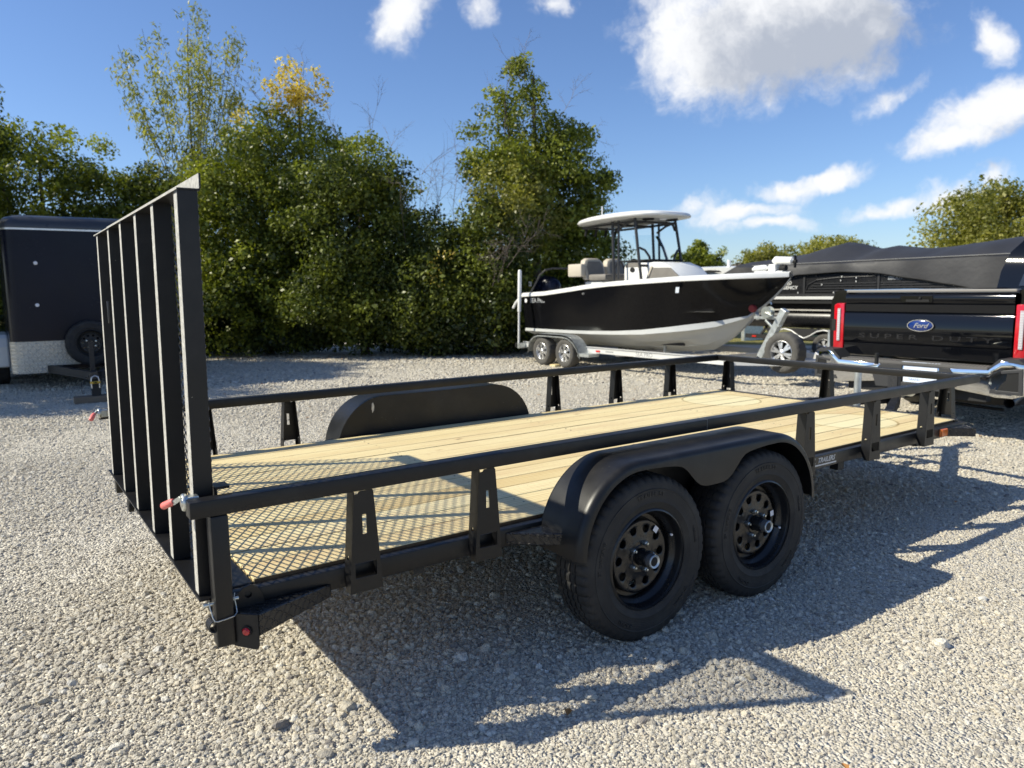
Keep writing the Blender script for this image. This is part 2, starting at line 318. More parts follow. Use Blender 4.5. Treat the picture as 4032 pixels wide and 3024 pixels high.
# ---------------------------------------------------------------- mesh helpers
class MB:
    def __init__(s): s.v = []; s.f = []
    def add(s, vs, fs):
        o = len(s.v); s.v += [tuple(v) for v in vs]; s.f += [tuple(i+o for i in f) for f in fs]; return s
    def box(s, x0, x1, y0, y1, z0, z1):
        return s.add([(x0, y0, z0), (x1, y0, z0), (x1, y1, z0), (x0, y1, z0), (x0, y0, z1), (x1, y0, z1), (x1, y1, z1), (x0, y1, z1)],
                     [(0, 3, 2, 1), (4, 5, 6, 7), (0, 1, 5, 4), (1, 2, 6, 5), (2, 3, 7, 6), (3, 0, 4, 7)])
    def bar(s, p, q, w, h, upv=(0, 0, 1)):
        p = Vector(p); q = Vector(q); d = (q-p).normalized(); u = Vector(upv); r = d.cross(u)
        if r.length < 1e-4: r = d.cross(Vector((1, 0, 0)))
        r.normalize(); u = r.cross(d); vs = []
        for e in (p, q):
            for a, b in ((-1, -1), (1, -1), (1, 1), (-1, 1)): vs.append(e + r*a*w/2 + u*b*h/2)
        return s.add(vs, [(3, 2, 1, 0), (4, 5, 6, 7), (0, 1, 5, 4), (1, 2, 6, 5), (2, 3, 7, 6), (3, 0, 4, 7)])
    def tube(s, pts, r, n=8, cap=True):
        pts = [Vector(p) for p in pts]; rs = r if hasattr(r, '__len__') else [r]*len(pts); vs = []; fs = []
        prev = None
        for i, p in enumerate(pts):
            d = (pts[min(i+1, len(pts)-1)] - pts[max(i-1, 0)]).normalized()
            a = d.cross(Vector((0, 0, 1))) if prev is None else prev - d*prev.dot(d)
            if a.length < 1e-3: a = d.cross(Vector((1, 0, 0)))
            a.normalize(); prev = a; b = d.cross(a)
            for k in range(n): vs.append(p + (a*math.cos(2*pi*k/n) + b*math.sin(2*pi*k/n))*rs[i])
        for i in range(len(pts)-1):
            for k in range(n): fs.append((i*n+k, i*n+(k+1) % n, (i+1)*n+(k+1) % n, (i+1)*n+k))
        if cap: fs.append(tuple(range(n-1, -1, -1))); fs.append(tuple((len(pts)-1)*n+k for k in range(n)))
        return s.add(vs, fs)
    def lathe(s, prof, n=48, axis='y', c=(0, 0, 0), mod=None, cap=False):
        vs = []; fs = []; m = len(prof)
        for k in range(n):
            a = 2*pi*k/n
            for j, (r, t) in enumerate(prof):
                rr = r if mod is None else mod(k, j, r)
                X, Z = rr*math.cos(a), rr*math.sin(a)
                vs.append({'y': (c[0]+X, c[1]+t, c[2]+Z), 'z': (c[0]+X, c[1]+Z, c[2]+t), 'x': (c[0]+t, c[1]+X, c[2]+Z)}[axis])
        for k in range(n):
            for j in range(m-1): fs.append((k*m+j, k*m+j+1, ((k+1) % n)*m+j+1, ((k+1) % n)*m+j))
        if cap: fs.append(tuple(k*m for k in range(n))); fs.append(tuple(k*m+m-1 for k in range(n-1, -1, -1)))
        return s.add(vs, fs)
    def plate(s, poly, holes, fn, t):
        """extruded outline with holes; fn((u,v), d) -> xyz, d = 0..t"""
        loops = [list(poly)] + [list(h) for h in holes]
        tris = geometry.tessellate_polygon([[Vector((a, b, 0)) for a, b in l] for l in loops])
        flat = [p for l in loops for p in l]; n = len(flat)
        vs = [fn(p, 0) for p in flat] + [fn(p, t) for p in flat]
        fs = [tuple(x) for x in tris] + [tuple(n+i for i in reversed(x)) for x in tris]; o = 0
        for l in loops:
            for i in range(len(l)): j = (i+1) % len(l); fs.append((o+i, o+j, n+o+j, n+o+i))
            o += len(l)
        return s.add(vs, fs)
    def grid(s, rows, close=False):
        n = len(rows[0]); vs = [p for r in rows for p in r]; fs = []
        for i in range(len(rows)-1):
            for k in range(n-1 if not close else n): fs.append((i*n+k, i*n+(k+1) % n, (i+1)*n+(k+1) % n, (i+1)*n+k))
        return s.add(vs, fs)
    def mesh(s, name, m, smooth=False, bev=0, seg=2):
        me = bpy.data.meshes.new(name); me.from_pydata(s.v, [], s.f)
        bm = bmesh.new(); bm.from_mesh(me)
        bmesh.ops.recalc_face_normals(bm, faces=bm.faces)
        if bev:
            es = [e for e in bm.edges if len(e.link_faces) == 2 and e.calc_face_angle(0) > .6]
            bmesh.ops.bevel(bm, geom=es, offset=bev, segments=seg, affect='EDGES', clamp_overlap=True, profile=.5)
        if smooth:
            for f in bm.faces: f.smooth = True
            for e in bm.edges:
                if len(e.link_faces) == 2 and e.calc_face_angle(0) > .65: e.smooth = False
        bm.to_mesh(me); bm.free(); me.materials.append(MATS[m]); return me

def org(o):   # world origin of an object (no rotations used on things that are built in place)
    v = Vector((0, 0, 0))
    while o is not None: v += o.location; o = o.parent
    return v
def part(name, mb, m, parent=None, loc=None, label=None, **kw):
    me = mb.mesh(name, m, **kw) if isinstance(mb, MB) else mb
    o = bpy.data.objects.new(name, me); COL.objects.link(o)
    if parent is not None: o.parent = parent
    o.location = Vector(loc or (0, 0, 0)) - (org(parent) if parent is not None else Vector((0, 0, 0)))
    if label: o['label'] = label
    return o
def thing(name, label, cat, loc=(0, 0, 0), group=None):
    o = bpy.data.objects.new(name, None); COL.objects.link(o); o.location = loc; o.empty_display_size = .2
    o['label'] = label; o['category'] = cat
    if group: o['group'] = group
    return o
def tag(o, label=None, cat=None, kind=None, group=None):
    for k, v in (('label', label), ('category', cat), ('kind', kind), ('group', group)):
        if v: o[k] = v
    return o
def dup(o, parent, loc):   # copy of a part with its sub-parts
    c = o.copy(); COL.objects.link(c); c.parent = parent; c.location = Vector(loc) - org(parent)
    for ch in o.children:
        d = ch.copy(); COL.objects.link(d); d.parent = c
    return c
def text_mesh(name, body, size, m, fn, shear=0, extrude=.001, space=1.0, bold=0.0, xs=1.0):
    cu = bpy.data.curves.new(name, 'FONT'); cu.body = body; cu.size = size; cu.shear = shear; cu.extrude = extrude
    cu.align_x = 'CENTER'; cu.align_y = 'CENTER'; cu.space_character = space; cu.offset = bold; cu.resolution_u = 3
    ob = bpy.data.objects.new(name+'_t', cu); me = bpy.data.meshes.new_from_object(ob)
    for v in me.vertices: v.co = fn(v.co.x*xs, v.co.y, v.co.z)
    bpy.data.objects.remove(ob); me.materials.clear(); me.materials.append(MATS[m]); me.name = name; me.update()
    return me
def circ(cx, cy, r, n=16, r2_=None): return [(cx+r*math.cos(2*pi*k/n), cy+(r2_ or r)*math.sin(2*pi*k/n)) for k in range(n)]

# ================================================================ ground
gm = MB(); gm.add([(-900, -900, 0), (900, -900, 0), (900, 900, 0), (-900, 900, 0)], [(0, 1, 2, 3)])
ground = part('ground', gm, 'gravel_ground'); ground['kind'] = 'structure'
gg = MB(); gg.add([(15.5, 9.0, .004), (17.5, 6, .004), (30, -40, .004), (800, -700, .004), (850, 800, .004), (-300, 850, .004), (-300, 24, .004), (3, 22, .004), (10, 16, .004)], [tuple(range(9))])
gr = part('grass_field', gg, 'grass'); gr['kind'] = 'structure'

# gravel: loose stones, thickest near the camera
def stone_mesh(i):
    bm = bmesh.new(); bmesh.ops.create_icosphere(bm, subdivisions=1 if i < 4 else 2, radius=1)
    R = random.Random(i); sx, sy, sz = R.uniform(.8, 1.25), R.uniform(.7, 1), R.uniform(.5, .75)
    for v in bm.verts:
        k = 1 + R.uniform(-.22, .22); v.co = Vector((v.co.x*sx*k, v.co.y*sy*k, v.co.z*sz*k))
    me = bpy.data.meshes.new('stone'); bm.to_mesh(me); bm.free(); me.materials.append(MATS['stone']); return me
stones = bpy.data.collections.new('stones')
for i in range(7): stones.objects.link(bpy.data.objects.new('stone', stone_mesh(i)))
def sample(d0, d1, n):
    d = np.sqrt(rng.uniform(d0*d0, d1*d1, n)); a = rng.uniform(-.80, .80, n)
    f2 = np.array([math.cos(yaw), math.sin(yaw)]); rr = np.array([math.sin(yaw), -math.cos(yaw)])
    u = d*np.tan(a*.82)   # lateral
    return np.array([CAM.x, CAM.y]) + d[:, None]*f2 + u[:, None]*rr
A = lambda d0, d1: .84*(d1*d1-d0*d0)
P = []; SC = []
for d0, d1, dens, s0, sg_ in ((.9, 3.6, 10500, .0049, .44), (3.6, 6.5, 5000, .0065, .40), (6.5, 11, 1900, .0090, .33), (11, 17, 300, .017, .3)):
    n = int(A(d0, d1)*dens); P.append(sample(d0, d1, n)); SC.append(s0*np.exp(rng.normal(0, sg_, n)))
for n, s0 in ((7000, .0105), (600, .017)):
    P.append(sample(.9, 7, n)); SC.append(s0*np.exp(rng.normal(0, .2, n)))
P = np.concatenate(P); SC = np.minimum(np.concatenate(SC), .034)
lane = .90 + .16*np.sin(P[:, 1]*1.9+.6*np.sin(P[:, 0]*.7)) + .13*np.sin(P[:, 0]*1.3+P[:, 1]*.9+1.7*np.sin(P[:, 1]*.8)) + .10*np.sin(P[:, 0]*4.1-P[:, 1]*3.3)
kp = rng.uniform(0, 1, len(P)) < np.clip(lane*1.15-.05, .45, 1); P = P[kp]; SC = SC[kp]*np.clip(lane[kp], .68, 1.2)
keep = ~((P[:, 0] > 15.2) & (P[:, 1] > 9)); P = P[keep]; SC = SC[keep]
me = bpy.data.meshes.new('gravel'); me.vertices.add(len(P))
me.vertices.foreach_set('co', np.concatenate([P, (SC*.18)[:, None]], 1).astype(np.float32).ravel())
a1 = me.attributes.new('scl', 'FLOAT', 'POINT'); a1.data.foreach_set('value', SC.astype(np.float32))
a2 = me.attributes.new('rot', 'FLOAT_VECTOR', 'POINT')
rot = np.stack([rng.normal(0, .35, len(P)), rng.normal(0, .35, len(P)), rng.uniform(0, 6.28, len(P))], 1); a2.data.foreach_set('vector', rot.astype(np.float32).ravel())
gravel = bpy.data.objects.new('gravel', me); COL.objects.link(gravel); gravel['kind'] = 'stuff'
nt = bpy.data.node_groups.new('scatter', 'GeometryNodeTree'); nt.interface.new_socket('Geometry', in_out='INPUT', socket_type='NodeSocketGeometry'); nt.interface.new_socket('Geometry', in_out='OUTPUT', socket_type='NodeSocketGeometry')
gi = nt.nodes.new('NodeGroupInput'); go = nt.nodes.new('NodeGroupOutput'); ip = nt.nodes.new('GeometryNodeInstanceOnPoints'); ci = nt.nodes.new('GeometryNodeCollectionInfo')
ci.inputs['Collection'].default_value = stones; ci.inputs['Separate Children'].default_value = True; ci.inputs['Reset Children'].default_value = True
ip.inputs['Pick Instance'].default_value = True
ns = nt.nodes.new('GeometryNodeInputNamedAttribute'); ns.data_type = 'FLOAT'; ns.inputs[0].default_value = 'scl'
nr = nt.nodes.new('GeometryNodeInputNamedAttribute'); nr.data_type = 'FLOAT_VECTOR'; nr.inputs[0].default_value = 'rot'
e2r = nt.nodes.new('FunctionNodeEulerToRotation')
L = nt.links; L.new(gi.outputs[0], ip.inputs['Points']); L.new(ci.outputs[0], ip.inputs['Instance']); L.new(ns.outputs['Attribute'], ip.inputs['Scale'])
L.new(nr.outputs['Attribute'], e2r.inputs[0]); L.new(e2r.outputs[0], ip.inputs['Rotation']); L.new(ip.outputs[0], go.inputs[0])
md = gravel.modifiers.new('scatter', 'NODES'); md.node_group = nt

# ================================================================ utility trailer
TW = 2.18; TL = 4.90
T = thing('utility_trailer', 'long black open utility trailer with pine plank deck and raised mesh ramp gate', 'utility trailer', (2.03, 1.09, 0))
BP = 'black_paint'
part('side_rail', MB().box(0, TL, 0, .055, .778, .828), BP, T, bev=.0035, smooth=True)
part('side_rail', MB().box(0, TL, TW-.055, TW, .778, .828), BP, T, bev=.0035, smooth=True)
part('front_rail', MB().box(TL-.055, TL-.001, .056, TW-.056, .779, .827), BP, T, bev=.005, smooth=True)
for y0 in (.055, TW-.095):
    part('side_frame', MB().box(.06, 4.85, y0, y0+.04, .444, .514), BP, T, bev=.004, smooth=True)
part('rear_frame', MB().box(.104, .190, .096, TW-.096, .44, .519), BP, T, bev=.004)
part('front_frame', MB().box(4.80, 4.848, .096, TW-.096, .444, .530), BP, T, bev=.004)
for x in (.75, 1.35, 1.95, 2.55, 3.15, 3.75, 4.3):
    part('crossmember', MB().box(x, x+.045, .096, TW-.096, .41, .485), 'axle_black', T)
# deck boards
n = 14; bw = (TW-.2-.004)/n
for i in range(n):
    y = .102 + i*bw; e = rng.uniform(-.003, .002); dz = rng.uniform(-.0015, .0015)
    bo = part('deck_board', MB().box(.193, 4.797+e, y+.0030, y+bw-.0030, .487, .525+dz), 'pine', T, bev=.0025, seg=1)
    bo.data.materials.append(MATS['board_side'])
    for f in bo.data.polygons:
        if abs(f.normal.y) > .8: f.material_index = 1
scr = MB()
for i in range(n):
    for x in (.24, 1.37, 2.57, 3.77, 4.74):
        for q in (.3, .7): scr.lathe([(.0001, .0262), (.0045, .0258), (.0055, .0245)], 7, 'z', c=(x+rng.uniform(-.008, .008), .102+i*bw+bw*q, .500))
sc_ = part('deck_screws', scr, 'gunmetal', T); sc_['kind'] = 'stuff'
# rail posts: folded sheet, slot and stake pocket
def post_mesh():
    b = MB(); hw0, hw1, z0, z1, t = .059, .034, .437, .777, .004
    face = [(-hw0, z0), (hw0, z0), (hw1, z1-.004), (hw1-.008, z1+.0005), (-hw1+.02, z1+.0005), (-hw1+.014, z1-.008), (-hw1, z1-.008)]
    holes = [[(-.0075, .632), (.0075, .632), (.0075, .699), (-.0075, .699)], [(-.038, .486), (.038, .486), (.038, .537), (-.038, .537)]]
    b.plate(face, holes, lambda p, d: (p[0], d, p[1]), t)
    for s in (-1, 1):
        fl = [(t, z0), (.030, z0), (.0545, z0+.045), (.0545, z1-.001), (t, z1-.001)]
        b.plate(fl, [circ(.030, .552, .0085, 12)], lambda p, d: (s*((hw0 + (hw1-hw0)*(p[1]-z0)/(z1-z0)) - d), p[0], p[1]), t)
    return b.mesh('post', BP)
pm = post_mesh()
PX = (.529, 1.011, 3.003, 3.640, 4.263)
for x in PX: part('post', pm, BP, T, loc=(x, 0, 0))
for x in (.52, .999, 3.010, 3.650, 4.275):
    o = part('post', pm, BP, T, loc=(x, TW, 0)); o.rotation_euler = (0, 0, pi)
for y in (2.02, 1.075, .19):
    o = part('post', pm, BP, T, loc=(TL-.002, y, 0)); o.rotation_euler = (0, 0, pi/2)
for y0 in (0, TW-.055):
    part('rear_post', MB().box(.053, .105, y0, y0+.055, .376, .777), BP, T, bev=.006, smooth=True)
# rear corner wedges with red lamps, fender steps, front steps
for s, y00 in ((1, 0), (-1, TW)):
    Y = lambda y: y00 + s*y
    w = MB(); pl = [(.108, .015), (.166, -.041), (.427, .053), (.108, .053)]
    w.add([(x, Y(y), .47) for x, y in pl] + [(x, Y(y), z) for (x, y), z in zip(pl, (.405, .400, .425, .41))], [(0, 1, 2, 3), (7, 6, 5, 4), (0, 4, 5, 1), (1, 5, 6, 2), (2, 6, 7, 3), (3, 7, 4, 0)])
    wd = part('corner_step', w, 'tread_black', T, bev=.004, label='tread plate wedge behind the rear post')
    nv = Vector((-.70, -.72*s, 0)).normalized(); ax = Vector((.72, -.70*s, 0)).normalized()
    o0 = Vector((.105, Y(.014), 0)); lp = MB()
    lp.plate([(0, .368), (.068, .36), (.076, .364), (.080, .372), (.080, .4685), (0, .4685)], [], lambda p, d: tuple(o0 + ax*p[0] + nv*d + Vector((0, 0, p[1]))), .004)
    part('lamp_plate', lp, BP, T)
    lc = o0 + ax*.043 + nv*.004 + Vector((0, 0, .418)); q = nv.to_track_quat('Z', 'Y').to_matrix()
    for nm, prof, mm in (('lamp_ring', [(.0135, 0), (.0165, .002), (.0165, .0045), (.012, .005)], 'dark'), ('tail_lamp', [(.0122, .001), (.0118, .008), (.008, .012), (.0001, .013)], 'red_lens')):
        b = MB().lathe(prof, 20, 'z'); b.v = [tuple(lc + q @ Vector(v)) for v in b.v]; part(nm, b, mm, T, smooth=True)
    for tri in ([(1.122, .054), (1.315, .054), (1.315, -.100)], [(2.94, .054), (2.745, .054), (2.745, -.10)]):
        b = MB(); b.add([(x, Y(y), .50) for x, y in tri] + [(x, Y(y), .452) for x, y in tri], [(0, 1, 2), (5, 4, 3), (0, 3, 4, 1), (1, 4, 5, 2), (2, 5, 3, 0)])
        part('fender_step', b, 'tread_black', T, bev=.004, label='triangular tread plate step against the fender')
    b = MB(); tri = [(4.60, .054), (4.735, -.065), (4.82, .054)]
    b.add([(x, Y(y), .50) for x, y in tri] + [(x, Y(y), .445) for x, y in tri], [(0, 1, 2), (5, 4, 3), (0, 3, 4, 1), (1, 4, 5, 2), (2, 5, 3, 0)])
    part('front_step', b, 'tread_black', T, bev=.003)
    b = MB(); b.add([(4.505, Y(.054), .450), (4.592, Y(.054), .450), (4.592, Y(.054), .503), (4.505, Y(.054), .503), (4.512, Y(.040), .456), (4.585, Y(.040), .456), (4.585, Y(.040), .497), (4.512, Y(.040), .497)],
              [(0, 1, 5, 4), (1, 2, 6, 5), (2, 3, 7, 6), (3, 0, 4, 7), (4, 5, 6, 7), (3, 2, 1, 0)])
    part('side_marker', b, 'orange_lens', T)
    # rounded lug with a hole beside the rear post
    b = MB(); b.plate([(.108, .44), (.215, .44), (.20, .50), (.185, .525), (.165, .535), (.145, .53), (.128, .515), (.108, .51)], [circ(.158, .505, .011, 14)], lambda p, d: (p[0], Y(.046-d), p[1]), .007)
    part('tie_lug', b, BP, T)
# sticker with lettering on the near frame rail
st = part('sticker', MB().box(3.135, 3.348, .0532, .0545, .447, .512), 'black_gloss', T, label='long black sticker with white lettering TRAILERS')
part('lettering', text_mesh('lettering', 'TRAILERS', .038, 'silver_print', lambda x, y, z: (3.243+x, .0528, .4865+y), shear=.35, extrude=0, bold=.0008), None, st)
part('stripe', MB().box(3.137, 3.34, .0525, .0530, .458, .466), 'silver_print', st)
part('lettering', text_mesh('lettering', 'C', .05, 'silver_print', lambda x, y, z: (3.137+x*.35, .0528, .485+y), extrude=0, bold=.001), None, st)

# fenders
def fender(s, y00):
    Y = lambda y: y00 + s*y
    path = []; x0, x1, x2, x3, zt, zb = 1.283, 1.60, 2.46, 2.777, .757, .415
    for k in range(25):
        a = pi/2*k/24; path.append((x1-(x1-x0)*math.cos(a), zb+(zt-zb)*math.sin(a)))
    for k in range(1, 30): path.append((x1+(x2-x1)*k/30, zt))
    for k in range(25):
        a = pi/2*(1-k/24); path.append((x2+(x3-x2)*math.cos(a), zb+(zt-zb)*math.sin(a)))
    nrm = []
    for i, p in enumerate(path):
        a = path[max(i-1, 0)]; b = path[min(i+1, len(path)-1)]; d = Vector((b[0]-a[0], b[1]-a[1])).normalized(); nrm.append((d.y, -d.x))
    def off(i, o): return (path[i][0]+nrm[i][0]*o, path[i][1]+nrm[i][1]*o)
    sec = [(.050, 0), (-.155, 0), (-.170, .0015), (-.181, .006), (-.188, .014), (-.191, .024)]
    rows = []
    for i in range(len(path)):
        row = [(off(i, o)[0], Y(y), off(i, o)[1]) for y, o in sec]
        dip = .105*math.exp(-((path[i][0]-2.03)/.155)**4) + .018*math.exp(-((path[i][0]-2.03)/.28)**4)
        p = off(i, .038); dz = dip if x1 <= path[i][0] <= x2 else dip
        row.append((p[0], Y(-.192), p[1]-dz)); row.append((p[0], Y(-.188), p[1]-dz))
        rows.append(row + [(off(i, .024)[0], Y(-.186), off(i, .024)[1]), (off(i, .004)[0], Y(-.155), off(i, .004)[1]), (off(i, .004)[0], Y(.050), off(i, .004)[1])])
    b = MB().grid(rows, close=True); f = part('fender', b, BP, T, smooth=True)
    ip_ = [(x, z) for x, z in path if z > .516]; ip_ = [(ip_[0][0], .45)] + ip_ + [(ip_[-1][0], .45)]
    part('inner_panel', MB().plate(ip_, [], lambda p, d: (p[0], Y(.0515+d), p[1]), .004), BP, f)
    return f
f1 = fender(1, 0); f2 = fender(-1, TW)
part('scrape', MB().plate([(1.523, .655), (1.535, .672), (1.537, .70), (1.530, .722), (1.521, .714), (1.519, .68)], [], lambda p, d: (p[0], TW-.0556-d, p[1]), .0006), 'bare_and_sunlit_steel', f2, label='pale bare scrape on the inner panel')

# wheels
def make_wheel(sgn, name='wheel', R=1.0, rimm='black_gloss', tm='tyre', parent=None, loc=(0, 0, 0), text=True):
    """outer face towards -y * sgn"""
    F = lambda prof: [(r*R, t*R*sgn) for r, t in prof]
    rb = MB().lathe(F([(.2000, -.0985), (.2060, -.0965), (.2090, -.0925), (.2080, -.0880), (.2000, -.0870), (.1965, -.0800), (.1950, -.0600), (.1900, -.0520), (.1780, -.0440), (.1720, -.0300), (.1720, -.0150), (.1500, -.0120), (.1500, .02), (.19, .05), (.2, .085)]), 72)
    # disc with ten round holes, in polar cells
    r0, r1, rc, rh, N = .066, .148, .114, .0172, 10
    prof = lambda r: -.043 - .004*math.exp(-((r-.140)/.008)**2) - .004*math.exp(-((r-.066)/.006)**2)
    for c in range(N):
        th0 = 2*pi*c/N; h = pi/N; angs = sorted(set([2*pi*k/24 for k in range(24)] + [math.atan2(b_, a_) % (2*pi) for a_, b_ in ((r1-rc, h*rc), (r0-rc, h*rc), (r0-rc, -h*rc), (r1-rc, -h*rc))]))
        inn = []; out = []; mid = []
        for a in angs:
            ca, sa = math.cos(a), math.sin(a); ts = []
            if ca > 1e-9: ts.append((r1-rc)/ca)
            if ca < -1e-9: ts.append((r0-rc)/ca)
            if abs(sa) > 1e-9: ts.append(h*rc/abs(sa))
            tt = min(ts)
            def pt(t, back=0):
                r = rc+t*ca; th = th0 + t*sa/rc
                return (r*math.cos(th)*R, (prof(r)+back)*sgn*R, r*math.sin(th)*R)
            inn.append([pt(rh, .012), pt(rh, .001), pt(rh*1.08), pt(rh+(tt-rh)*.5), pt(tt)])
        inn.append(inn[0]); rb.grid(inn)
    rb.lathe(F([(.148, -.050), (.152, -.046), (.154, -.030), (.154, -.012)]), 72)
    rb.lathe(F([(.0665, -.0463), (.050, -.0465), (.046, -.050), (.036, -.050), (.034, -.040)]), 40)
    wh = part(name, rb, rimm, parent, loc=loc, smooth=True)
    half = [(.198, -.080), (.203, -.0905), (.214, -.096), (.235, -.1005), (.2365, -.1015), (.2385, -.1005), (.262, -.1030), (.286, -.1025), (.288, -.1040), (.291, -.1040), (.293, -.1010), (.312, -.0980), (.326, -.0920), (.334, -.0850), (.3395, -.0760), (.3425, -.0560)]
    gv = [(.3430, -.0480), (.3360, -.0475), (.3360, -.0410), (.3435, -.0405), (.3440, -.0190), (.3365, -.0185), (.3365, -.0115), (.3440, -.0110)]
    prof_t = half + gv; prof_t = prof_t + [(r, -t) for r, t in reversed(prof_t)]; m_ = len(prof_t)
    sh = {12, 13, 14}; sh |= {m_-1-i for i in sh}
    def mod(k, j, r):
        if j in sh and k % 4 == 0: return r - .008
        if (j in (15, 16, 19, 20, 23) or m_-1-j in (15, 16, 19, 20, 23)) and k % 4 == 0: return r - .0055
        return r
    tb = MB().lathe(F(prof_t), 200 if parent is T else 96, mod=lambda k, j, r: mod(k, j, r/R)*R)
    ty = part('tyre', tb, tm, wh, loc=loc, smooth=True)
    if text:
        def arc(rad, a0):
            return lambda x, y, z: tuple(Vector(loc) + Vector((-(rad+y)*math.sin(-(a0) + x/rad)*-sgn*1.0, -(.1046+z)*sgn, (rad+y)*math.cos(-(a0)+x/rad))))
        for body, rad, a0, sz in (('TRAILER ST', .270, 0.0, .026), ('ST 205/75R15', .268, 1.35, .020), ('RADIAL', .270, 2.6, .022), ('TUBELESS', .266, -1.35, .016), ('ST RADIAL', .268, -2.4, .018)):
            part('sidewall_lettering', text_mesh('sidewall_lettering', body, sz, 'tyre_raised', arc(rad, a0), extrude=.0012, space=1.15), None, wh, loc=None)
    return wh
def dress(wh, c, sgn, rot0, sticker_a):
    hub = MB().lathe([(.033, .0), (.033, -.052*sgn), (.031, -.056*sgn), (.027, -.056*sgn)], 32, c=(c[0], c[1]-.044*sgn, c[2]))
    part('hub', hub, 'black_gloss', wh, smooth=True)
    part('hub_collar', MB().lathe([(.0265, -.054*sgn), (.0285, -.060*sgn), (.0285, -.078*sgn)], 32, c=(c[0], c[1]-.044*sgn, c[2])), 'grey_plastic', wh, smooth=True)
    part('hub_cap', MB().lathe([(.0275, -.078*sgn), (.0278, -.083*sgn), (.0255, -.086*sgn), (.0205, -.083*sgn), (.0185, -.081*sgn)], 32, c=(c[0], c[1]-.044*sgn, c[2])), 'galvanised', wh, smooth=True)
    part('cap_plug', MB().lathe([(.0185, -.081*sgn), (.0120, -.083*sgn), (.0001, -.083*sgn)], 24, c=(c[0], c[1]-.044*sgn, c[2])), 'dark', wh, smooth=True)
    for k in range(5):
        a = rot0+2*pi*k/5; x, z = c[0]+.0575*math.cos(a), c[2]+.0575*math.sin(a)
        nb = MB().lathe([(.0105, -.046*sgn), (.0105, -.058*sgn), (.0085, -.064*sgn), (.0055, -.066*sgn), (.0055, -.073*sgn), (.0001, -.074*sgn)], 6, c=(x, c[1], z))
        part('lug_nut', nb, 'zinc', wh)
    a = sticker_a; ca, sa = math.cos(a), math.sin(a)
    P0 = Vector((c[0], c[1]-.0455*sgn, c[2])); rad = Vector((ca, 0, sa)); tn = Vector((-sa, 0, ca))
    b = MB(); cc = P0+rad*.128+tn*.003
    b.add([cc+rad*u*.012+tn*v*.013+Vector((0, -.0065*sgn+d, 0)) for d in (0, .0008*sgn) for u, v in ((-1, -1), (1, -1), (1, 1), (-1, 1))], [(0, 1, 2, 3), (7, 6, 5, 4), (0, 4, 5, 1), (1, 5, 6, 2), (2, 6, 7, 3), (3, 7, 4, 0)])
    part('rim_sticker', b, 'paper', wh)
    a2 = sticker_a-.45; v0 = Vector((c[0], c[1], c[2])) + Vector((math.cos(a2), 0, math.sin(a2)))*.175
    part('valve_stem', MB().tube([v0+Vector((0, -.036*sgn, 0)), v0+Vector((-.006*math.cos(a2), -.066*sgn, -.006*math.sin(a2)))], .0045, 8), 'dark', wh)
    part('valve_cap', MB().tube([v0+Vector((-.006*math.cos(a2), -.066*sgn, -.006*math.sin(a2))), v0+Vector((-.007*math.cos(a2), -.074*sgn, -.007*math.sin(a2)))], .005, 8), 'paper', wh)
for y, sgn in ((-.0755, 1), (TW+.0755, -1)):
    for i, x in enumerate((1.6646, 2.3955)):
        wh = make_wheel(sgn, parent=T, loc=(x, y, .340), text=(sgn == 1))
        dress(wh, (x, y, .340), sgn, 1.25 if i == 0 else 1.75, .85 if i == 0 else .15)
for x in (1.6646, 2.3955):
    part('axle', MB().tube([(x, .04, .33), (x, TW-.04, .33)], .03, 12), 'axle_black', T, smooth=True)
    for y in (.02, TW-.02): part('brake_drum', MB().lathe([(.0001, -.04), (.125, -.04), (.125, .03), (.0001, .03)], 32, c=(x, y-.045*(1 if y < 1 else -1), .34)), 'axle_black', T)
    for y in (.075, TW-.075):
        part('leaf_spring', MB().tube([(x-.31, y, .40), (x-.15, y, .36), (x, y, .35), (x+.15, y, .36), (x+.31, y, .40)], .02, 6), 'axle_black', T)
part('spring_hanger', MB().box(2.0, 2.06, .06, .10, .36, .45), 'axle_black', T)
part('frame_bracket', MB().box(3.44, 3.50, .10, .15, .385, .445), 'axle_black', T)

# ramp gate: angle iron bars, one leg facing the rear, mesh on the front side; it leans slightly
def lean(b): b.v = [(x + .0108*(z-1.11), y, z) for x, y, z in b.v]; return b
GY = (.135, .510, .858, 1.232, 1.600, 2.003)
gb = MB(); gb.box(.0335, .096, .088, 2.105, 1.7125, 1.7180); gb.box(.0945, .099, .088, 2.105, 1.7185, 1.7620)
gate = part('ramp_gate', lean(gb), BP, T, label='upright mesh ramp gate at the rear', bev=.001)
part('bottom_angle', lean(MB().box(.028, .096, .060, 2.112, .5080, .5135).box(.0945, .099, .060, 2.112, .462, .5075)), BP, gate, bev=.001)
for y in GY:
    part('gate_bar', lean(MB().box(.0345, .089, y-.045, y-.0395, .514, 1.712).box(.0345, .0395, y-.0393, y, .514, 1.712)), BP, gate, bev=.0008)
    part('bar_sunlit_face', lean(MB().box(.0336, .0343, y-.0442, y-.001, .520, 1.703)), 'bare_and_sunlit_steel', gate)  # pale sheet over the black leg: sunlight put into its colour
part('top_sunlit_face', lean(MB().box(.0934, .0943, .0885, 2.104, 1.7190, 1.7612)), 'bare_and_sunlit_steel', gate)  # sunlit rear face of the black top angle, painted pale
part('top_sunlit_edge', lean(MB().box(.0326, .0334, .089, 2.104, 1.7130, 1.7176)), 'bare_and_sunlit_steel', gate)  # sunlit edge of the top angle, brightness put into the colour
em = MB(); SWD, LWD = .0312, .070; x0 = .0925; z = .516; r_ = 0; ya, yb = .100, 2.086
nseg = int((yb-ya)/(LWD/2))
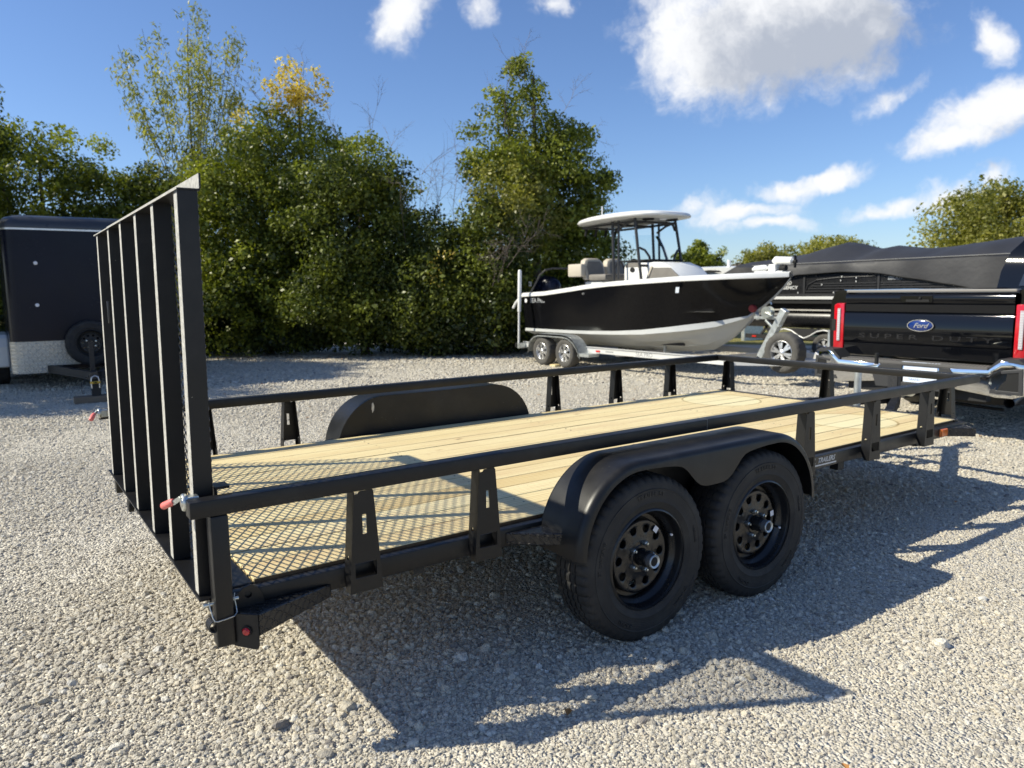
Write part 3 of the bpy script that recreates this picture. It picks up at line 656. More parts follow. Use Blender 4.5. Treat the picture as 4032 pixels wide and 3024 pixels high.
while z < 1.706:
    for k in range(nseg):
        y0 = ya + k*LWD/2; up_ = (k+r_) % 2; z0 = z + (SWD/2 if up_ else 0); z1 = z + (0 if up_ else SWD/2)
        em.bar((x0-.0012, y0, z0), (x0+.0012, y0+LWD/2, z1), .0030, .0042)
    z += SWD/2; r_ += 1
part('expanded_mesh', lean(em), 'mesh_steel', gate, label='diamond expanded metal mesh panel')
part('grab_handle', MB().tube([(.052, 1.868, 1.385), (.050, 1.856, 1.388), (.050, 1.853, 1.375), (.050, 1.853, 1.300), (.050, 1.856, 1.287), (.052, 1.868, 1.290)], .0045, 8), 'gunmetal', gate, smooth=True)
for y0, y1 in ((.058, .104), (2.076, 2.122)):
    part('hinge_bracket', MB().box(.050, .089, y0, y1, .47, .507), BP, gate)
# catches with red grips, on the inner side of each top rail
for s, y00 in ((1, 0), (-1, TW)):
    Y = lambda y: y00 + s*y
    lt = part('latch', MB().lathe([(.0001, -.003), (.012, -.003), (.013, 0), (.024, 0), (.026, .003), (.026, .010), (.024, .013), (.0001, .013)], 24, 'x', c=(-.006, Y(.072), .815)), 'zinc', T, smooth=True)
    part('latch_arm', MB().bar((-.008, Y(.078), .828), (-.026, Y(.093), .812), .005, .013), 'zinc', lt)
    part('latch_body', MB().box(.006, .04, min(Y(.058), Y(.088)), max(Y(.058), Y(.088)), .795, .832), 'zinc', lt, bev=.004)
    part('grip', MB().tube([(-.024, Y(.092), .818), (-.030, Y(.104), .812), (-.044, Y(.138), .797), (-.046, Y(.143), .795)], [.008, .0112, .0112, .007], 12), 'red_grip', lt, smooth=True)
part('gate_stop', MB().box(.088, .13, .07, .13, .838, .846).box(.088, .094, .07, .13, .80, .84), BP, T)
# pin, wire clip, coil spring and eye at the near rear post
pin = part('hitch_pin', MB().tube([(.030, .026, .508), (.125, .026, .508)], .0055, 10).tube([(.024, .026, .508), (.034, .026, .508)], .0078, 10), 'zinc', T, smooth=True)
part('wire_clip', MB().tube([(.040, .024, .516), (.041, .016, .500), (.044, .002, .474), (.048, -.004, .464), (.056, -.005, .462), (.080, -.005, .464), (.104, -.004, .467), (.113, .002, .474), (.114, .012, .492), (.111, .018, .515), (.114, .022, .528)], .0017, 6), 'zinc', pin)
sp = [(.050+.015*math.cos(t), .012+.0012*t, .440+.018*math.sin(t)) for t in np.linspace(0, 2*pi*6, 90)]
part('coil_spring', MB().tube([(x, y+.0, z_) for x, y, z_ in sp], .0028, 6), 'gunmetal', T, smooth=True)
part('rail_weld', MB().box(2.20, 2.203, -.0006, .0556, .7776, .8286), 'grey_plastic', T, label='thin weld seam across the top rail')
part('rubber_bumper', MB().lathe([(.0001, -.012), (.03, -.012), (.034, -.006), (.034, .006), (.03, .012), (.0001, .012)], 20, 'x', c=(.052, 1.62, .435)), 'dark', T, smooth=True)
# tongue, coupler channel, jack
tg = part('tongue', MB().bar((4.3, .35, .45), (5.88, 1.05, .45), .06, .075).bar((4.3, TW-.35, .45), (5.88, TW-1.05, .45), .06, .075), BP, T, bev=.003)
ch = MB(); hl = [circ(.0, z_, .010, 10) for z_ in (.42, .47, .52, .57, .62)]
CHX = 5.88
ch.plate([(-.04, .375), (.04, .375), (.04, .655), (-.04, .655)], hl, lambda p, d: (CHX-d, 1.09+p[0], p[1]), .006); ch.box(CHX+.001, CHX+.045, 1.045, 1.051, .375, .655); ch.box(CHX+.001, CHX+.045, 1.129, 1.135, .375, .655)
part('coupler_channel', ch, 'gunmetal', T)
part('coupler', MB().tube([(5.90, 1.09, .50), (6.12, 1.09, .50), (6.20, 1.09, .485)], [.035, .04, .04], 12), 'zinc', T, smooth=True)
jk = part('jack_tube', MB().tube([(5.33, 1.09, .12), (5.33, 1.09, .775)], .0275, 16), 'galvanised', T, smooth=True)
part('jack_foot', MB().box(5.26, 5.40, 1.02, 1.16, .10, .12), 'galvanised', jk)
part('jack_arm', MB().bar((5.33, 1.09, .765), (5.60, 1.09, .765), .012, .012), 'galvanised', jk)
part('crank_grip', MB().tube([(5.60, 1.09, .775), (5.60, 1.09, .865)], .0155, 14), 'dark', jk, smooth=True)
part('crank_washer', MB().tube([(5.60, 1.09, .768), (5.60, 1.09, .774)], .022, 14), 'paper', jk)

# ================================================================ enclosed cargo trailer, nose towards us
K = thing('cargo_trailer', 'dark navy enclosed cargo trailer with bright diamond plate nose, parked before the trees', 'cargo trailer', (.73, 12.6, 0))
X0, X1, Y0, Y1 = -.21, 1.70, 10.95, 14.7
def outline(r, e=0, n=8):
    p = []
    for cx, cy, a0 in ((X0+r, Y0+r, pi), (X1-r, Y0+r, 1.5*pi), (X1-.03, Y1-.03, 0), (X0+.03, Y1-.03, pi/2)):
        rr = r if a0 >= pi else .03
        for k in range(n+1): a = a0+pi/2*k/n; p.append((cx+(rr+e)*math.cos(a), cy+(rr+e)*math.sin(a)))
    return p
ol = outline(.19)
part('body', MB().grid([[(x, y, z) for x, y in ol] for z in (.36, .75, 1.3, 1.9, 2.43)], close=True).box(X0+.02, X1-.02, Y0+.1, Y1-.1, .30, .37), 'navy_paint', K, smooth=True)
ol2 = outline(.19, .012)
part('trim_strip', MB().grid([[(x, y, z) for x, y in outline(.19, e)] for z, e in ((2.387, .002), (2.389, .012), (2.413, .012), (2.415, .002))], close=True), 'aluminium', K, smooth=True)
cx_, cy_ = (X0+X1)/2, (Y0+Y1)/2; rows = []
for z, sc in ((2.415, 1.004), (2.45, 1.006), (2.52, .985), (2.575, .93), (2.61, .82), (2.63, .6), (2.64, .3), (2.642, .01)):
    rows.append([(cx_+(x-cx_)*(sc if sc < .99 else sc), cy_+(y-cy_)*(1-(1-sc)*.5), z) for x, y in ol])
part('roof_cap', MB().grid(rows, close=True), 'roof_dark', K, smooth=True)
part('roof_vent', MB().box(-.17, .0, 10.99, 11.02, 2.50, 2.535), 'grey_plastic', K)
# diamond plate stone guard with a notch for the tongue
pts = [(X0-.006, 11.35), (X0-.006, Y0+.19)] + [(X0+.19+.196*math.cos(a), Y0+.19+.196*math.sin(a)) for a in np.linspace(pi, 1.5*pi, 9)] + [(.29, Y0-.006)]
sg = MB().grid([[(x, y, z) for x, y in pts] for z in (.27, .745)])
pts2 = [(.291, Y0-.006), (1.17, Y0-.006)]; sg.grid([[(x, y, z) for x, y in pts2] for z in (.375, .745)])
pts3 = [(1.171, Y0-.006)] + [(X1-.19+.196*math.cos(a), Y0+.19+.196*math.sin(a)) for a in np.linspace(1.5*pi, 2*pi, 9)] + [(X1+.006, 11.35)]
sg.grid([[(x, y, z) for x, y in pts3] for z in (.27, .745)])
part('stone_guard', sg, 'tread_bright', K, label='bright diamond plate guard, scuffed in the middle')
for x, z in ((.195, 1.905), (.17, 1.285)):
    part('rivet', MB().lathe([(.0001, -.012), (.02, -.01), (.028, 0)], 14, c=(x, Y0-.001, z)), 'paper', K, smooth=True)
part('fender_flare', MB().plate([(12.0, .30), (12.02, .62), (12.10, .76), (12.2, .81), (13.5, .81), (13.6, .76), (13.68, .62), (13.7, .30)], [[(12.12, .30), (13.58, .30), (13.55, .58), (13.45, .70), (12.25, .70), (12.15, .58)][::-1]] if 0 else [], lambda p, d: (X0-.26+d, p[0], p[1]), .26), 'white_gel', K, bev=.03)
for x in (X0-.12, X1+.12):
    for y in (12.45, 13.3):
        w = make_wheel(1, parent=K, loc=(x, y, .34), text=False)
        w.rotation_euler = (0, 0, pi/2)
        for c in w.children: c.location = (0, 0, 0)
part('fender_flare', MB().box(X1+.0, X1+.26, 12.0, 13.7, .5, .81), 'white_gel', K, bev=.03)
part('tongue', MB().bar((.20, 11.2, .325), (.68, 9.35, .325), .07, .11).bar((1.26, 11.2, .325), (.74, 9.35, .325), .07, .11), 'axle_black', K)
part('coupler', MB().tube([(.70, 9.45, .36), (.66, 9.15, .37), (.65, 9.02, .36)], [.04, .045, .05], 10), 'gunmetal', K, smooth=True)
part('jack_post', MB().box(.635, .69, 9.22, 9.275, .09, .80), 'axle_black', K)
part('jack_foot', MB().box(.61, .715, 9.0, 9.10, .09, .30), 'axle_black', K)
sw = make_wheel(1, 'spare_wheel', 1.0, 'axle_black', 'tyre', K, (.81, 10.78, .70), text=False); sw['label'] = 'spare wheel bolted upright on the nose'
for a in (.4, 2.6, 4.2, 5.6): part('lug_nut', MB().lathe([(.013, -.04), (.013, -.06), (.0001, -.062)], 6, c=(.81+.07*math.cos(a), 10.78, .70+.07*math.sin(a))), 'zinc', sw)
for sx in (-1, 1):
    for k in range(9):
        t = k/8; c0 = Vector((.66+sx*(.06+.10*math.sin(t*pi*.8)), 9.18-.02*k*0, .34-.24*t+.0)); a0 = k % 2
        ring = [c0+Vector((.012*math.cos(a)*(1 if a0 else .3), .012*math.cos(a)*(.3 if a0 else 1), .019*math.sin(a))) for a in np.linspace(0, 2*pi, 9)]
        part('chain_link', MB().tube(ring, .0035, 5, cap=False), 'gunmetal', K)
    part('chain_hook', MB().tube([(.66+sx*.11, 9.16, .12), (.66+sx*.125, 9.15, .09), (.66+sx*.115, 9.14, .065), (.66+sx*.095, 9.15, .075), (.66+sx*.095, 9.15, .10)], .006, 6), 'zinc', K)
lk = thing('coupler_lock', 'yellow and silver horseshoe lock hanging on the cargo trailer coupler', 'lock', (.65, 8.96, .25))
part('shackle', MB().tube([(.605, 8.95, .20), (.603, 8.95, .30), (.613, 8.95, .345), (.65, 8.95, .365), (.687, 8.95, .345), (.697, 8.95, .30), (.697, 8.95, .20)], .0075, 8), 'aluminium', lk, smooth=True)
part('lock_body', MB().box(.590, .712, 8.925, 8.965, .262, .288), 'yellow_lock', lk, bev=.006)
part('lock_mark', MB().plate(circ(.651, .275, .022, 14, .008), [], lambda p, d: (p[0], 8.9245-d, p[1]), .001), 'dark', lk)
wb = part('wood_block', MB().box(.40, .92, 8.97, 9.16, 0, .088), 'old_wood', bev=.006); tag(wb, 'weathered grey timber block lying under the cargo trailer jack', 'wood block')

# ================================================================ centre console boat
B = thing('motorboat', 'black and white center console motorboat with hardtop on an aluminium trailer', 'boat', (9.3, 7.2, .4))
CX = 9.3
ST = [  # y, half beam at sheer, z sheer, half beam boundary, z boundary, chine hb, z chine, z keel
 (9.95, .93, 1.29, .86, .665, .85, .60, .34), (9.2, .96, 1.315, .87, .665, .86, .60, .33), (8.5, .98, 1.375, .88, .67, .87, .60, .325), (7.9, 1.0, 1.43, .88, .68, .87, .61, .32), (7.3, 1.0, 1.47, .87, .70, .86, .625, .32),
 (6.7, .98, 1.495, .83, .74, .81, .65, .33), (6.2, .93, 1.515, .74, .80, .70, .70, .365), (5.85, .86, 1.53, .60, .85, .55, .74, .41), (5.5, .74, 1.54, .40, .90, .36, .80, .60), (5.14, .57, 1.55, .10, .985, .08, .94, .93),
 (4.95, .44, 1.555, .035, 1.12, .03, 1.10, 1.09), (4.74, .28, 1.56, .025, 1.27, .02, 1.265, 1.26), (4.58, .13, 1.565, .015, 1.42, .012, 1.415, 1.41), (4.47, .03, 1.57, .008, 1.55, .006, 1.548, 1.545)]
bot = MB(); side = MB(); gun = MB(); deck = MB()
fl = lambda y: max(0, min(1, (6.9-y)/1.5))
for s in (-1, 1):
    bot.grid([[(CX, y, zk), (CX+s*hc*.35, y, zk+(zc-zk)*.30), (CX+s*hc*.36, y, zk+(zc-zk)*.34), (CX+s*hc*.70, y, zk+(zc-zk)*.64), (CX+s*hc*.71, y, zk+(zc-zk)*.68), (CX+s*hc, y, zc), (CX+s*(hb+.008), y, zc+.012), (CX+s*hb, y, zb)] for y, hs, zs, hb, zb, hc, zc, zk in ST])
    rows = []
    for y, hs, zs, hb, zb, hc, zc, zk in ST:
        row = []
        for t in np.linspace(0, 1, 8):
            e = t + fl(y)*(t**2.4 - t)*.75
            row.append((CX+s*(hb+(hs-hb)*e), y, zb+(zs-zb)*t))
        rows.append(row)
    side.grid(rows)
    gun.grid([[(CX+s*(hs+.002), y, zs-.004), (CX+s*(hs+.018), y, zs), (CX+s*(hs+.022), y, zs+.03), (CX+s*(hs+.012), y, zs+.065), (CX+s*(hs-.02), y, zs+.08), (CX+s*max(hs-.20, 0), y, zs+.084), (CX+s*max(hs-.21, 0), y, zs-.35 if y > 5.6 else zs+.0835)] for y, hs, zs, *_ in ST])
bot.grid([[(CX-.85, 9.951, .60), (CX, 9.951, .34), (CX+.85, 9.951, .60)], [(CX-.86, 9.951, .66), (CX, 9.951, .66), (CX+.86, 9.951, .66)]])
side.grid([[(CX-.86, 9.951, .66), (CX+.86, 9.951, .66)], [(CX-.93, 9.951, 1.29), (CX+.93, 9.951, 1.29)]])
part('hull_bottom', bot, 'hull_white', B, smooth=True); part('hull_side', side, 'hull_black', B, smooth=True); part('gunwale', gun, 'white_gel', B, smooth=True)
part('deck', MB().grid([[(CX-max(hs-.2, 0), y, 1.05), (CX+max(hs-.2, 0), y, 1.05)] for y, hs, *_ in ST[:9]]).box(CX-.75, CX+.75, 9.70, 9.94, 1.05, 1.33), 'white_gel', B)
part('swim_bracket', MB().tube([(8.45, 9.95, 1.33), (8.42, 10.08, 1.29), (8.38, 10.2, 1.16), (8.36, 10.26, 1.06)], .028, 8), 'white_gel', B, smooth=True)
for y, z in ((8.0, 1.36), ):
    part('drain_fitting', MB().lathe([(.0001, -.03), (.016, -.028), (.02, 0)], 10, 'x', c=(CX-.985, y, 1.345)), 'aluminium', B)
part('hull_lettering', text_mesh('hull_lettering', 'SEA PRO', .125, 'grey_print', lambda x, y, z: (CX-.935-.035*(y+.28), 9.43-x, 1.215+y-.0*x), extrude=0, bold=.003), None, B)
part('hull_emblem', MB().plate(circ(9.80, 1.215, .042, 14), [], lambda p, d: (CX-.953-d, p[0], p[1]), .002), 'white_print', B)
part('registration_decal', MB().plate([(5.93, 1.35), (5.86, 1.35), (5.83, 1.44), (5.90, 1.44)], [], lambda p, d: (CX-.868-.25*(p[1]-1.35)-d, p[0], p[1]), .002), 'plate_white', B)
# outboard, stern arch
ob = MB()
ob.grid([[(CX+r*.21*math.cos(a), 10.36+dy+r*.42*math.sin(a), z) for a in np.linspace(0, 2*pi, 17)[:-1]] for z, r, dy in ((1.30, .75, -.05), (1.40, 1.0, 0), (1.52, 1.0, .0), (1.62, .92, .03), (1.69, .72, .08), (1.725, .35, .12), (1.728, .02, .12))], close=True)
om = part('outboard_motor', ob, 'navy_paint', B, smooth=True)
part('motor_leg', MB().box(CX-.06, CX+.06, 10.15, 10.5, .55, 1.31).box(CX-.02, CX+.02, 10.2, 10.75, .55, .60), 'navy_paint', om, bev=.02)
part('motor_badge', MB().box(CX-.225, CX-.21, 10.60, 10.70, 1.50, 1.60), 'paper', om, bev=.01)
part('stern_rail', MB().tube([(8.62, 10.0, 1.38), (8.70, 9.80, 1.72), (8.75, 9.68, 1.82), (8.9, 9.62, 1.85), (9.8, 9.62, 1.85), (9.95, 9.8, 1.72), (9.98, 10.0, 1.38)], .018, 8), 'gunmetal', B, smooth=True)
# leaning-post seats
for x0 in (8.85, 9.42):
    bk = MB(); bk.grid([[(x0+.5*u, y0+.02*math.cos(pi*(u-.5)), z) for u in (0, .06, .25, .5, .75, .94, 1)] for y0, z in ((8.60, 1.62), (8.66, 1.80), (8.70, 1.95), (8.71, 2.0), (8.78, 2.0), (8.80, 1.95), (8.76, 1.8), (8.70, 1.62))], close=False)
    bk = MB().plate([(0, 1.60), (.5, 1.60), (.5, 1.88), (.46, 1.97), (.38, 2.01), (.12, 2.01), (.04, 1.97), (0, 1.88)], [], lambda p, d: (x0+p[0], 8.52+.12*(p[1]-1.6)/.4+d, p[1]), .14)
    st_ = part('seat_back', bk, 'seat_tan', B, bev=.03, smooth=True)
    part('back_panel', MB().plate([(.05, 1.63), (.45, 1.63), (.45, 1.86), (.40, 1.95), (.10, 1.95), (.05, 1.86)], [], lambda p, d: (x0+p[0], 8.512+.12*(p[1]-1.6)/.4+d, p[1]), .012), 'seat_grey', st_, bev=.004)
    part('seat_cushion', MB().box(x0, x0+.5, 8.02, 8.5, 1.58, 1.70), 'seat_grey', B, bev=.035, smooth=True)
part('seat_base', MB().box(8.9, 9.85, 8.15, 8.65, 1.05, 1.57), 'white_gel', B, bev=.03)
part('armrest', MB().box(8.72, 8.84, 8.55, 8.95, 1.66, 1.90), 'seat_tan', B, bev=.03, smooth=True)
# console
cs = MB(); cs.plate([(7.62, 1.05), (7.62, 1.80), (7.55, 1.90), (6.75, 1.87), (6.50, 1.78), (6.25, 1.55), (6.20, 1.05)], [], lambda p, d: (8.93+d, p[0], p[1]), .78)
con = part('console', cs, 'white_gel', B, bev=.03, smooth=True)
part('console_cushion', MB().plate([(7.06, 1.50), (6.94, 1.78), (6.50, 1.77), (6.30, 1.62), (6.26, 1.50)], [], lambda p, d: (8.905+d, p[0], p[1]), .03), 'seat_grey', con, bev=.008)
part('side_panel', MB().plate([(7.58, 1.80), (7.22, 1.80), (7.22, 1.875), (7.55, 1.88)], [], lambda p, d: (8.925+d, p[0], p[1]), .012), 'seat_grey', con)
part('grab_strap', MB().bar((8.90, 7.03, 1.55), (8.90, 6.90, 1.80), .02, .035), 'seat_tan', con)
part('round_vent', MB().plate(circ(7.40, 1.755, .058, 18, .042), [], lambda p, d: (8.918+d, p[0], p[1]), .012), 'dark', con)
part('dash_lip', MB().box(8.90, 9.74, 6.95, 7.66, 1.895, 1.925), 'dark', con, bev=.01)
ws = MB(); pw_ = []
for u in np.linspace(0, 1, 9):
    x = 8.98+.66*u; yb_ = 6.98+.10*abs(2*u-1)**2*3; pw_.append([(x, yb_+.0, 1.92), (x, yb_+.10, 2.14), (9.31+(x-9.31)*.85, yb_+.22, 2.36)])
part('windscreen', MB().grid(pw_), 'clear_plastic', con, smooth=True)
part('steering_wheel', MB().tube([(9.35+.17*math.cos(a), 7.75+.05*math.sin(a), 1.80+.16*math.sin(a)) for a in np.linspace(0, 2*pi, 17)], .014, 6, cap=False).bar((9.35, 7.6, 1.78), (9.35, 7.75, 1.80), .04, .04), 'dark', con)
part('throttle', MB().tube([(8.98, 7.66, 1.78), (8.96, 7.74, 1.92)], .014, 6).tube([(8.90, 7.72, 1.60), (8.90, 7.85, 1.75), (8.95, 7.80, 1.9)], .01, 6), 'dark', con)
# hardtop on black tube frame
hr = []
def sup(t, ex=3.2):
    c, s_ = math.cos(t), math.sin(t); return (abs(c)**(2/ex)*(1 if c > 0 else -1), abs(s_)**(2/ex)*(1 if s_ > 0 else -1))
def ht(k, z, inset=0):
    r = []
    for t in np.linspace(0, 2*pi, 49)[:-1]:
        a, b = sup(t); y = 7.76 + b*(1.02-inset)*k; x = CX + a*(.78-inset)*k*(1-.10*max(0, -b))
        r.append((x, y, z + .020*math.cos((y-7.0)*1.0) - .05*(1-math.cos(min(1.2, max(0, (y-7.1))*0.7)))))
    return r
hr = [ht(1.0, 2.605, .28), ht(1.0, 2.62, .10), ht(1, 2.635), ht(1.01, 2.66), ht(1, 2.695, .015), ht(.9, 2.72), ht(.6, 2.735), ht(.2, 2.74), ht(.01, 2.74)]
top = part('hardtop', MB().grid(hr, close=True), 'white_gel', B, smooth=True)
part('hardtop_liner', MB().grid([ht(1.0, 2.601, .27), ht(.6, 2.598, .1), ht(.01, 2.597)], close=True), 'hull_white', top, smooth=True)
for x, y in ((9.02, 7.12), (9.55, 7.06)):
    part('ceiling_speaker', MB().lathe([(.0001, -.012), (.09, -.012), (.105, -.004), (.105, .01)], 24, 'z', c=(x, y, 2.612)), 'dark', top, smooth=True)
part('dome_light', MB().lathe([(.0001, -.012), (.055, -.01), (.07, .01)], 20, 'z', c=(9.28, 7.02, 2.612)), 'white_print', top)
part('antenna', MB().tube([(8.75, 8.0, 2.68), (8.75, 8.0, 2.90)], .012, 6), 'white_gel', top)
fr = MB(); R_ = .026
for x, dx in ((8.80, -.02), (9.80, .02)):
    fr.tube([(x, 7.78, 2.62), (x+dx, 7.69, 1.05)], R_, 8); fr.tube([(x, 7.62, 2.62), (x+dx, 7.60, 1.6)], R_*.8, 8)
    fr.tube([(x, 7.22, 2.63), (x+dx, 7.12, 2.1), (x+dx, 7.02, 1.5), (x+dx, 7.00, 1.05)], R_, 8)
    sx = 1 if x < 9 else -1
    fr.tube([(x, 7.10, 2.12), (x+sx*.10, 7.07, 2.08), (x+sx*.19, 7.05, 1.97), (x+sx*.22, 7.04, 1.81)], R_*.8, 8)
    fr.tube([(x, 7.22, 2.45), (x+sx*.06, 7.22, 2.55), (x+sx*.25, 7.2, 2.58)], R_*.8, 8)
    fr.tube([(x, 8.6, 2.56), (x, 7.2, 2.58)], R_*.8, 8); fr.tube([(x, 7.20, 2.60), (x, 7.45, 2.54), (x, 7.66, 2.44)], R_*.8, 8)
fr.tube([(8.79, 7.04, 1.815), (9.81, 7.04, 1.815)], R_*.9, 8)
for y, z in ((8.6, 2.56), (7.78, 2.56), (7.21, 2.575)): fr.tube([(8.80, y, z), (9.80, y, z)], R_*.8, 8)
part('hardtop_frame', fr, 'gunmetal', B, smooth=True)
for k in range(4): part('rod_holder', MB().tube([(8.92+.25*k, 8.66, 2.42), (8.92+.25*k, 8.60, 2.62)], .024, 8), 'dark', B)
# bow trolling motor
tm = part('trolling_motor', MB().tube([(CX-.05, 4.74, 1.80), (CX-.05, 4.70, 1.815), (CX-.05, 4.42, 1.80), (CX-.05, 4.40, 1.79)], [.035, .062, .058, .03], 12), 'white_gel', B, smooth=True)
part('motor_head', MB().tube([(CX-.05, 5.10, 1.69), (CX-.05, 5.06, 1.70), (CX-.05, 4.88, 1.71), (CX-.05, 4.85, 1.71)], [.03, .048, .048, .03], 12), 'white_gel', tm, smooth=True)
part('mount', MB().box(CX-.12, CX+.02, 4.66, 4.78, 1.63, 1.76).bar((CX-.05, 4.95, 1.67), (CX-.05, 4.62, 1.79), .04, .03).box(CX-.10, CX, 4.55, 5.05, 1.64, 1.66), 'white_gel', tm, bev=.01)
part('propeller', MB().bar((CX-.05, 4.375, 1.70), (CX-.05, 4.375, 1.88), .05, .012, (0, 1, 0)).tube([(CX-.05, 4.40, 1.79), (CX-.05, 4.35, 1.79)], .03, 10), 'dark', tm)
part('strap', MB().tube([(CX-.05, 4.62, 1.70), (CX-.05, 4.52, 1.70)], .045, 10), 'dark', tm)
part('bow_eye', MB().tube([(CX, 4.86, 1.20), (CX, 4.80, 1.19), (CX, 4.79, 1.16)], .012, 6), 'zinc', B)

# ================================================================ its trailer
R = thing('boat_trailer', 'long aluminium tandem axle boat trailer carrying the black motorboat', 'boat trailer', (9.3, 7.2, 0))
for x, y1 in ((8.28, 4.05), (10.28, 4.05)):
    s = 1 if x < 9 else -1
    fr_ = part('frame_rail', MB().box(min(x, x+s*.05), max(x, x+s*.05), 4.75, 9.80, .30, .395), 'rail_alu', R, bev=.004, label=None)
    part('rail_flange', MB().box(x-.02, x+.07, 4.75, 9.80, .396, .404), 'rail_alu', fr_)
part('front_rail', MB().bar((8.33, 4.80, .345), (9.2, 3.75, .345), .05, .095).bar((10.27, 4.80, .345), (9.4, 3.75, .345), .05, .095).bar((9.3, 4.9, .33), (9.3, 3.2, .34), .07, .09), 'rail_alu', R, bev=.004)
for y in (5.6, 7.1, 9.6): part('cross_beam', MB().box(8.33, 10.27, y, y+.08, .27, .33), 'aluminium', R)
for x in (8.95, 9.65): part('bunk', MB().bar((x, 6.2, .50), (x, 9.8, .46), .06, .05), 'tarp', R)
for y in (6.6, 9.3): part('bunk_bracket', MB().box(8.93, 8.97, y, y+.04, .33, .46).box(9.63, 9.67, y, y+.04, .33, .46), 'galvanised', R)
part('rail_lettering', text_mesh('rail_lettering', 'SEA PRO', .10, 'grey_print', lambda x, y, z: (8.2785, 6.45-x, .345+y), extrude=0), None, R)
part('rail_lettering', text_mesh('rail_lettering', 'LOAD RITE', .035, 'grey_print', lambda x, y, z: (8.2785, 7.28-x, .345+y), extrude=0), None, R) if 0 else part('rail_label', MB().box(8.2775, 8.279, 7.18, 7.38, .335, .355), 'grey_print', R)
for y in (9.35, 7.52): part('reflector', MB().box(8.268, 8.279, y, y+.10, .325, .355), 'red_reflector', R)
def alloy(parent, loc, Rr, name='wheel'):
    """alloy wheel facing -x"""
    t = MB(); pr = [(.56, -.085), (.60, -.10), (.75, -.112), (.9, -.105), (.97, -.085), (1, -.05), (1, .05), (.97, .085), (.9, .105), (.75, .112), (.58, .09)]
    gv = lambda k, j, r: r-.007 if (j in (4, 5, 6, 7) and k % 3 == 0) else r
    rim = MB().lathe([(.60*Rr, -.095), (.575*Rr, -.10), (.565*Rr, -.09), (.53*Rr, -.07), (.50*Rr, -.03)], 40, 'x')
    for k in range(6):
        for da in (-.17, .17):
            a = 2*pi*k/6+.3; p = Vector((-.078, .13*Rr*math.cos(a), .13*Rr*math.sin(a))); q = Vector((-.062, .545*Rr*math.cos(a+da), .545*Rr*math.sin(a+da)))
            rim.bar(p, q, .038*Rr/.33, .022, (1, 0, 0))
    rim.lathe([(.0001, -.10), (.09*Rr, -.10), (.15*Rr, -.088), (.17*Rr, -.05)], 20, 'x')
    w = part(name, rim, 'aluminium', parent, loc=loc, smooth=True)
    part('tyre', t.lathe([(r*Rr, a) for r, a in pr], 60, 'x', mod=gv), 'dusty_tyre', w, loc=loc, smooth=True)
    part('wheel_back', MB().lathe([(.0001, -.02), (.52*Rr, -.02)], 24, 'x'), 'dark', w, loc=loc)
    return w
WR = alloy(R, (8.18, 8.96, .272), .272)
for l in ((8.18, 8.27, .272), (10.38, 8.96, .272), (10.38, 8.27, .272)): dup(WR, R, l)
ft = []
pth = [(9.34, .25), (9.32, .38), (9.25, .50), (9.14, .575), (9.0, .605), (8.3, .605), (8.14, .585), (8.0, .52), (7.88, .40), (7.80, .25)]
for x0 in (8.04, 10.26):
    part('fender', MB().grid([[(x0, y, z-.03), (x0, y, z), (x0+.26, y, z), (x0+.26, y, z-.03)] for y, z in pth]).plate([(y, z) for y, z in pth]+[(y, z-.05) for y, z in reversed(pth)], [], lambda p, d: ((x0 if x0 < 9 else x0+.26)+d, p[0], p[1]), .006), 'galvanised', R, smooth=True)
part('fender_foot', MB().box(8.04, 8.28, 7.55, 7.85, .245, .30), 'galvanised', R)
gp = part('guide_post', MB().tube([(8.16, 9.80, .33), (8.16, 9.77, 1.2)], .021, 8).tube([(8.16, 9.77, 1.0), (8.16, 9.74, 1.79), (8.16, 9.74, 1.82)], [.037, .037, .02], 12), 'white_gel', R, smooth=True)
dup(gp, R, (R.location.x+2.28-9.3+9.3-9.3, 0, 0)) if 0 else part('guide_post', MB().tube([(10.44, 9.80, .33), (10.44, 9.74, 1.82)], .035, 10), 'white_gel', R, smooth=True)
part('rear_beam', MB().box(8.12, 10.48, 9.72, 9.80, .28, .38), 'galvanised', R)
part('tail_light', MB().box(8.10, 8.20, 9.80, 9.84, .30, .38), 'dark', R)
wp = part('winch_post', MB().bar((9.12, 4.82, .37), (9.12, 4.42, 1.09), .10, .10, (0, 1, 0)), 'galvanised', R, bev=.006)
part('winch_arm', MB().bar((9.12, 4.52, .965), (9.22, 5.02, .96), .05, .04).bar((9.2, 4.95, .94), (9.28, 5.06, 1.08), .05, .05).bar((9.12, 4.60, .80), (9.16, 4.78, .93), .03, .03), 'galvanised', wp, bev=.004)
part('winch_drum', MB().lathe([(.0001, -.05), (.085, -.05), (.09, -.04), (.05, -.035), (.05, .035), (.09, .04), (.0001, .05)], 24, 'x', c=(9.12, 4.72, 1.05)), 'zinc', wp, smooth=True)
part('winch_handle', MB().bar((9.05, 4.72, 1.05), (9.04, 4.58, 1.00), .02, .01).tube([(9.04, 4.58, 1.0), (8.96, 4.58, 1.0)], .016, 8), 'zinc', wp)
for x in (9.22, 9.40): part('bow_roller', MB().lathe([(.0001, -.045), (.05, -.045), (.062, -.02), (.062, .02), (.05, .045), (.0001, .045)], 18, 'x', c=(x, 5.06, 1.10)), 'red_rubber', R, smooth=True)
for z0 in (.62, .86): part('u_bolt', MB().bar((9.055, 4.79-(z0-.37)*.555, z0-.03), (9.055, 4.71-(z0-.37)*.555, z0), .012, .014), 'zinc', wp)
sp_ = alloy(R, (8.90, 4.25, .485), .30, 'spare_wheel'); sp_['label'] = 'chromed spare wheel carried upright on the tongue'
part('spare_bracket', MB().box(8.98, 9.3, 4.2, 4.3, .36, .52), 'galvanised', R)
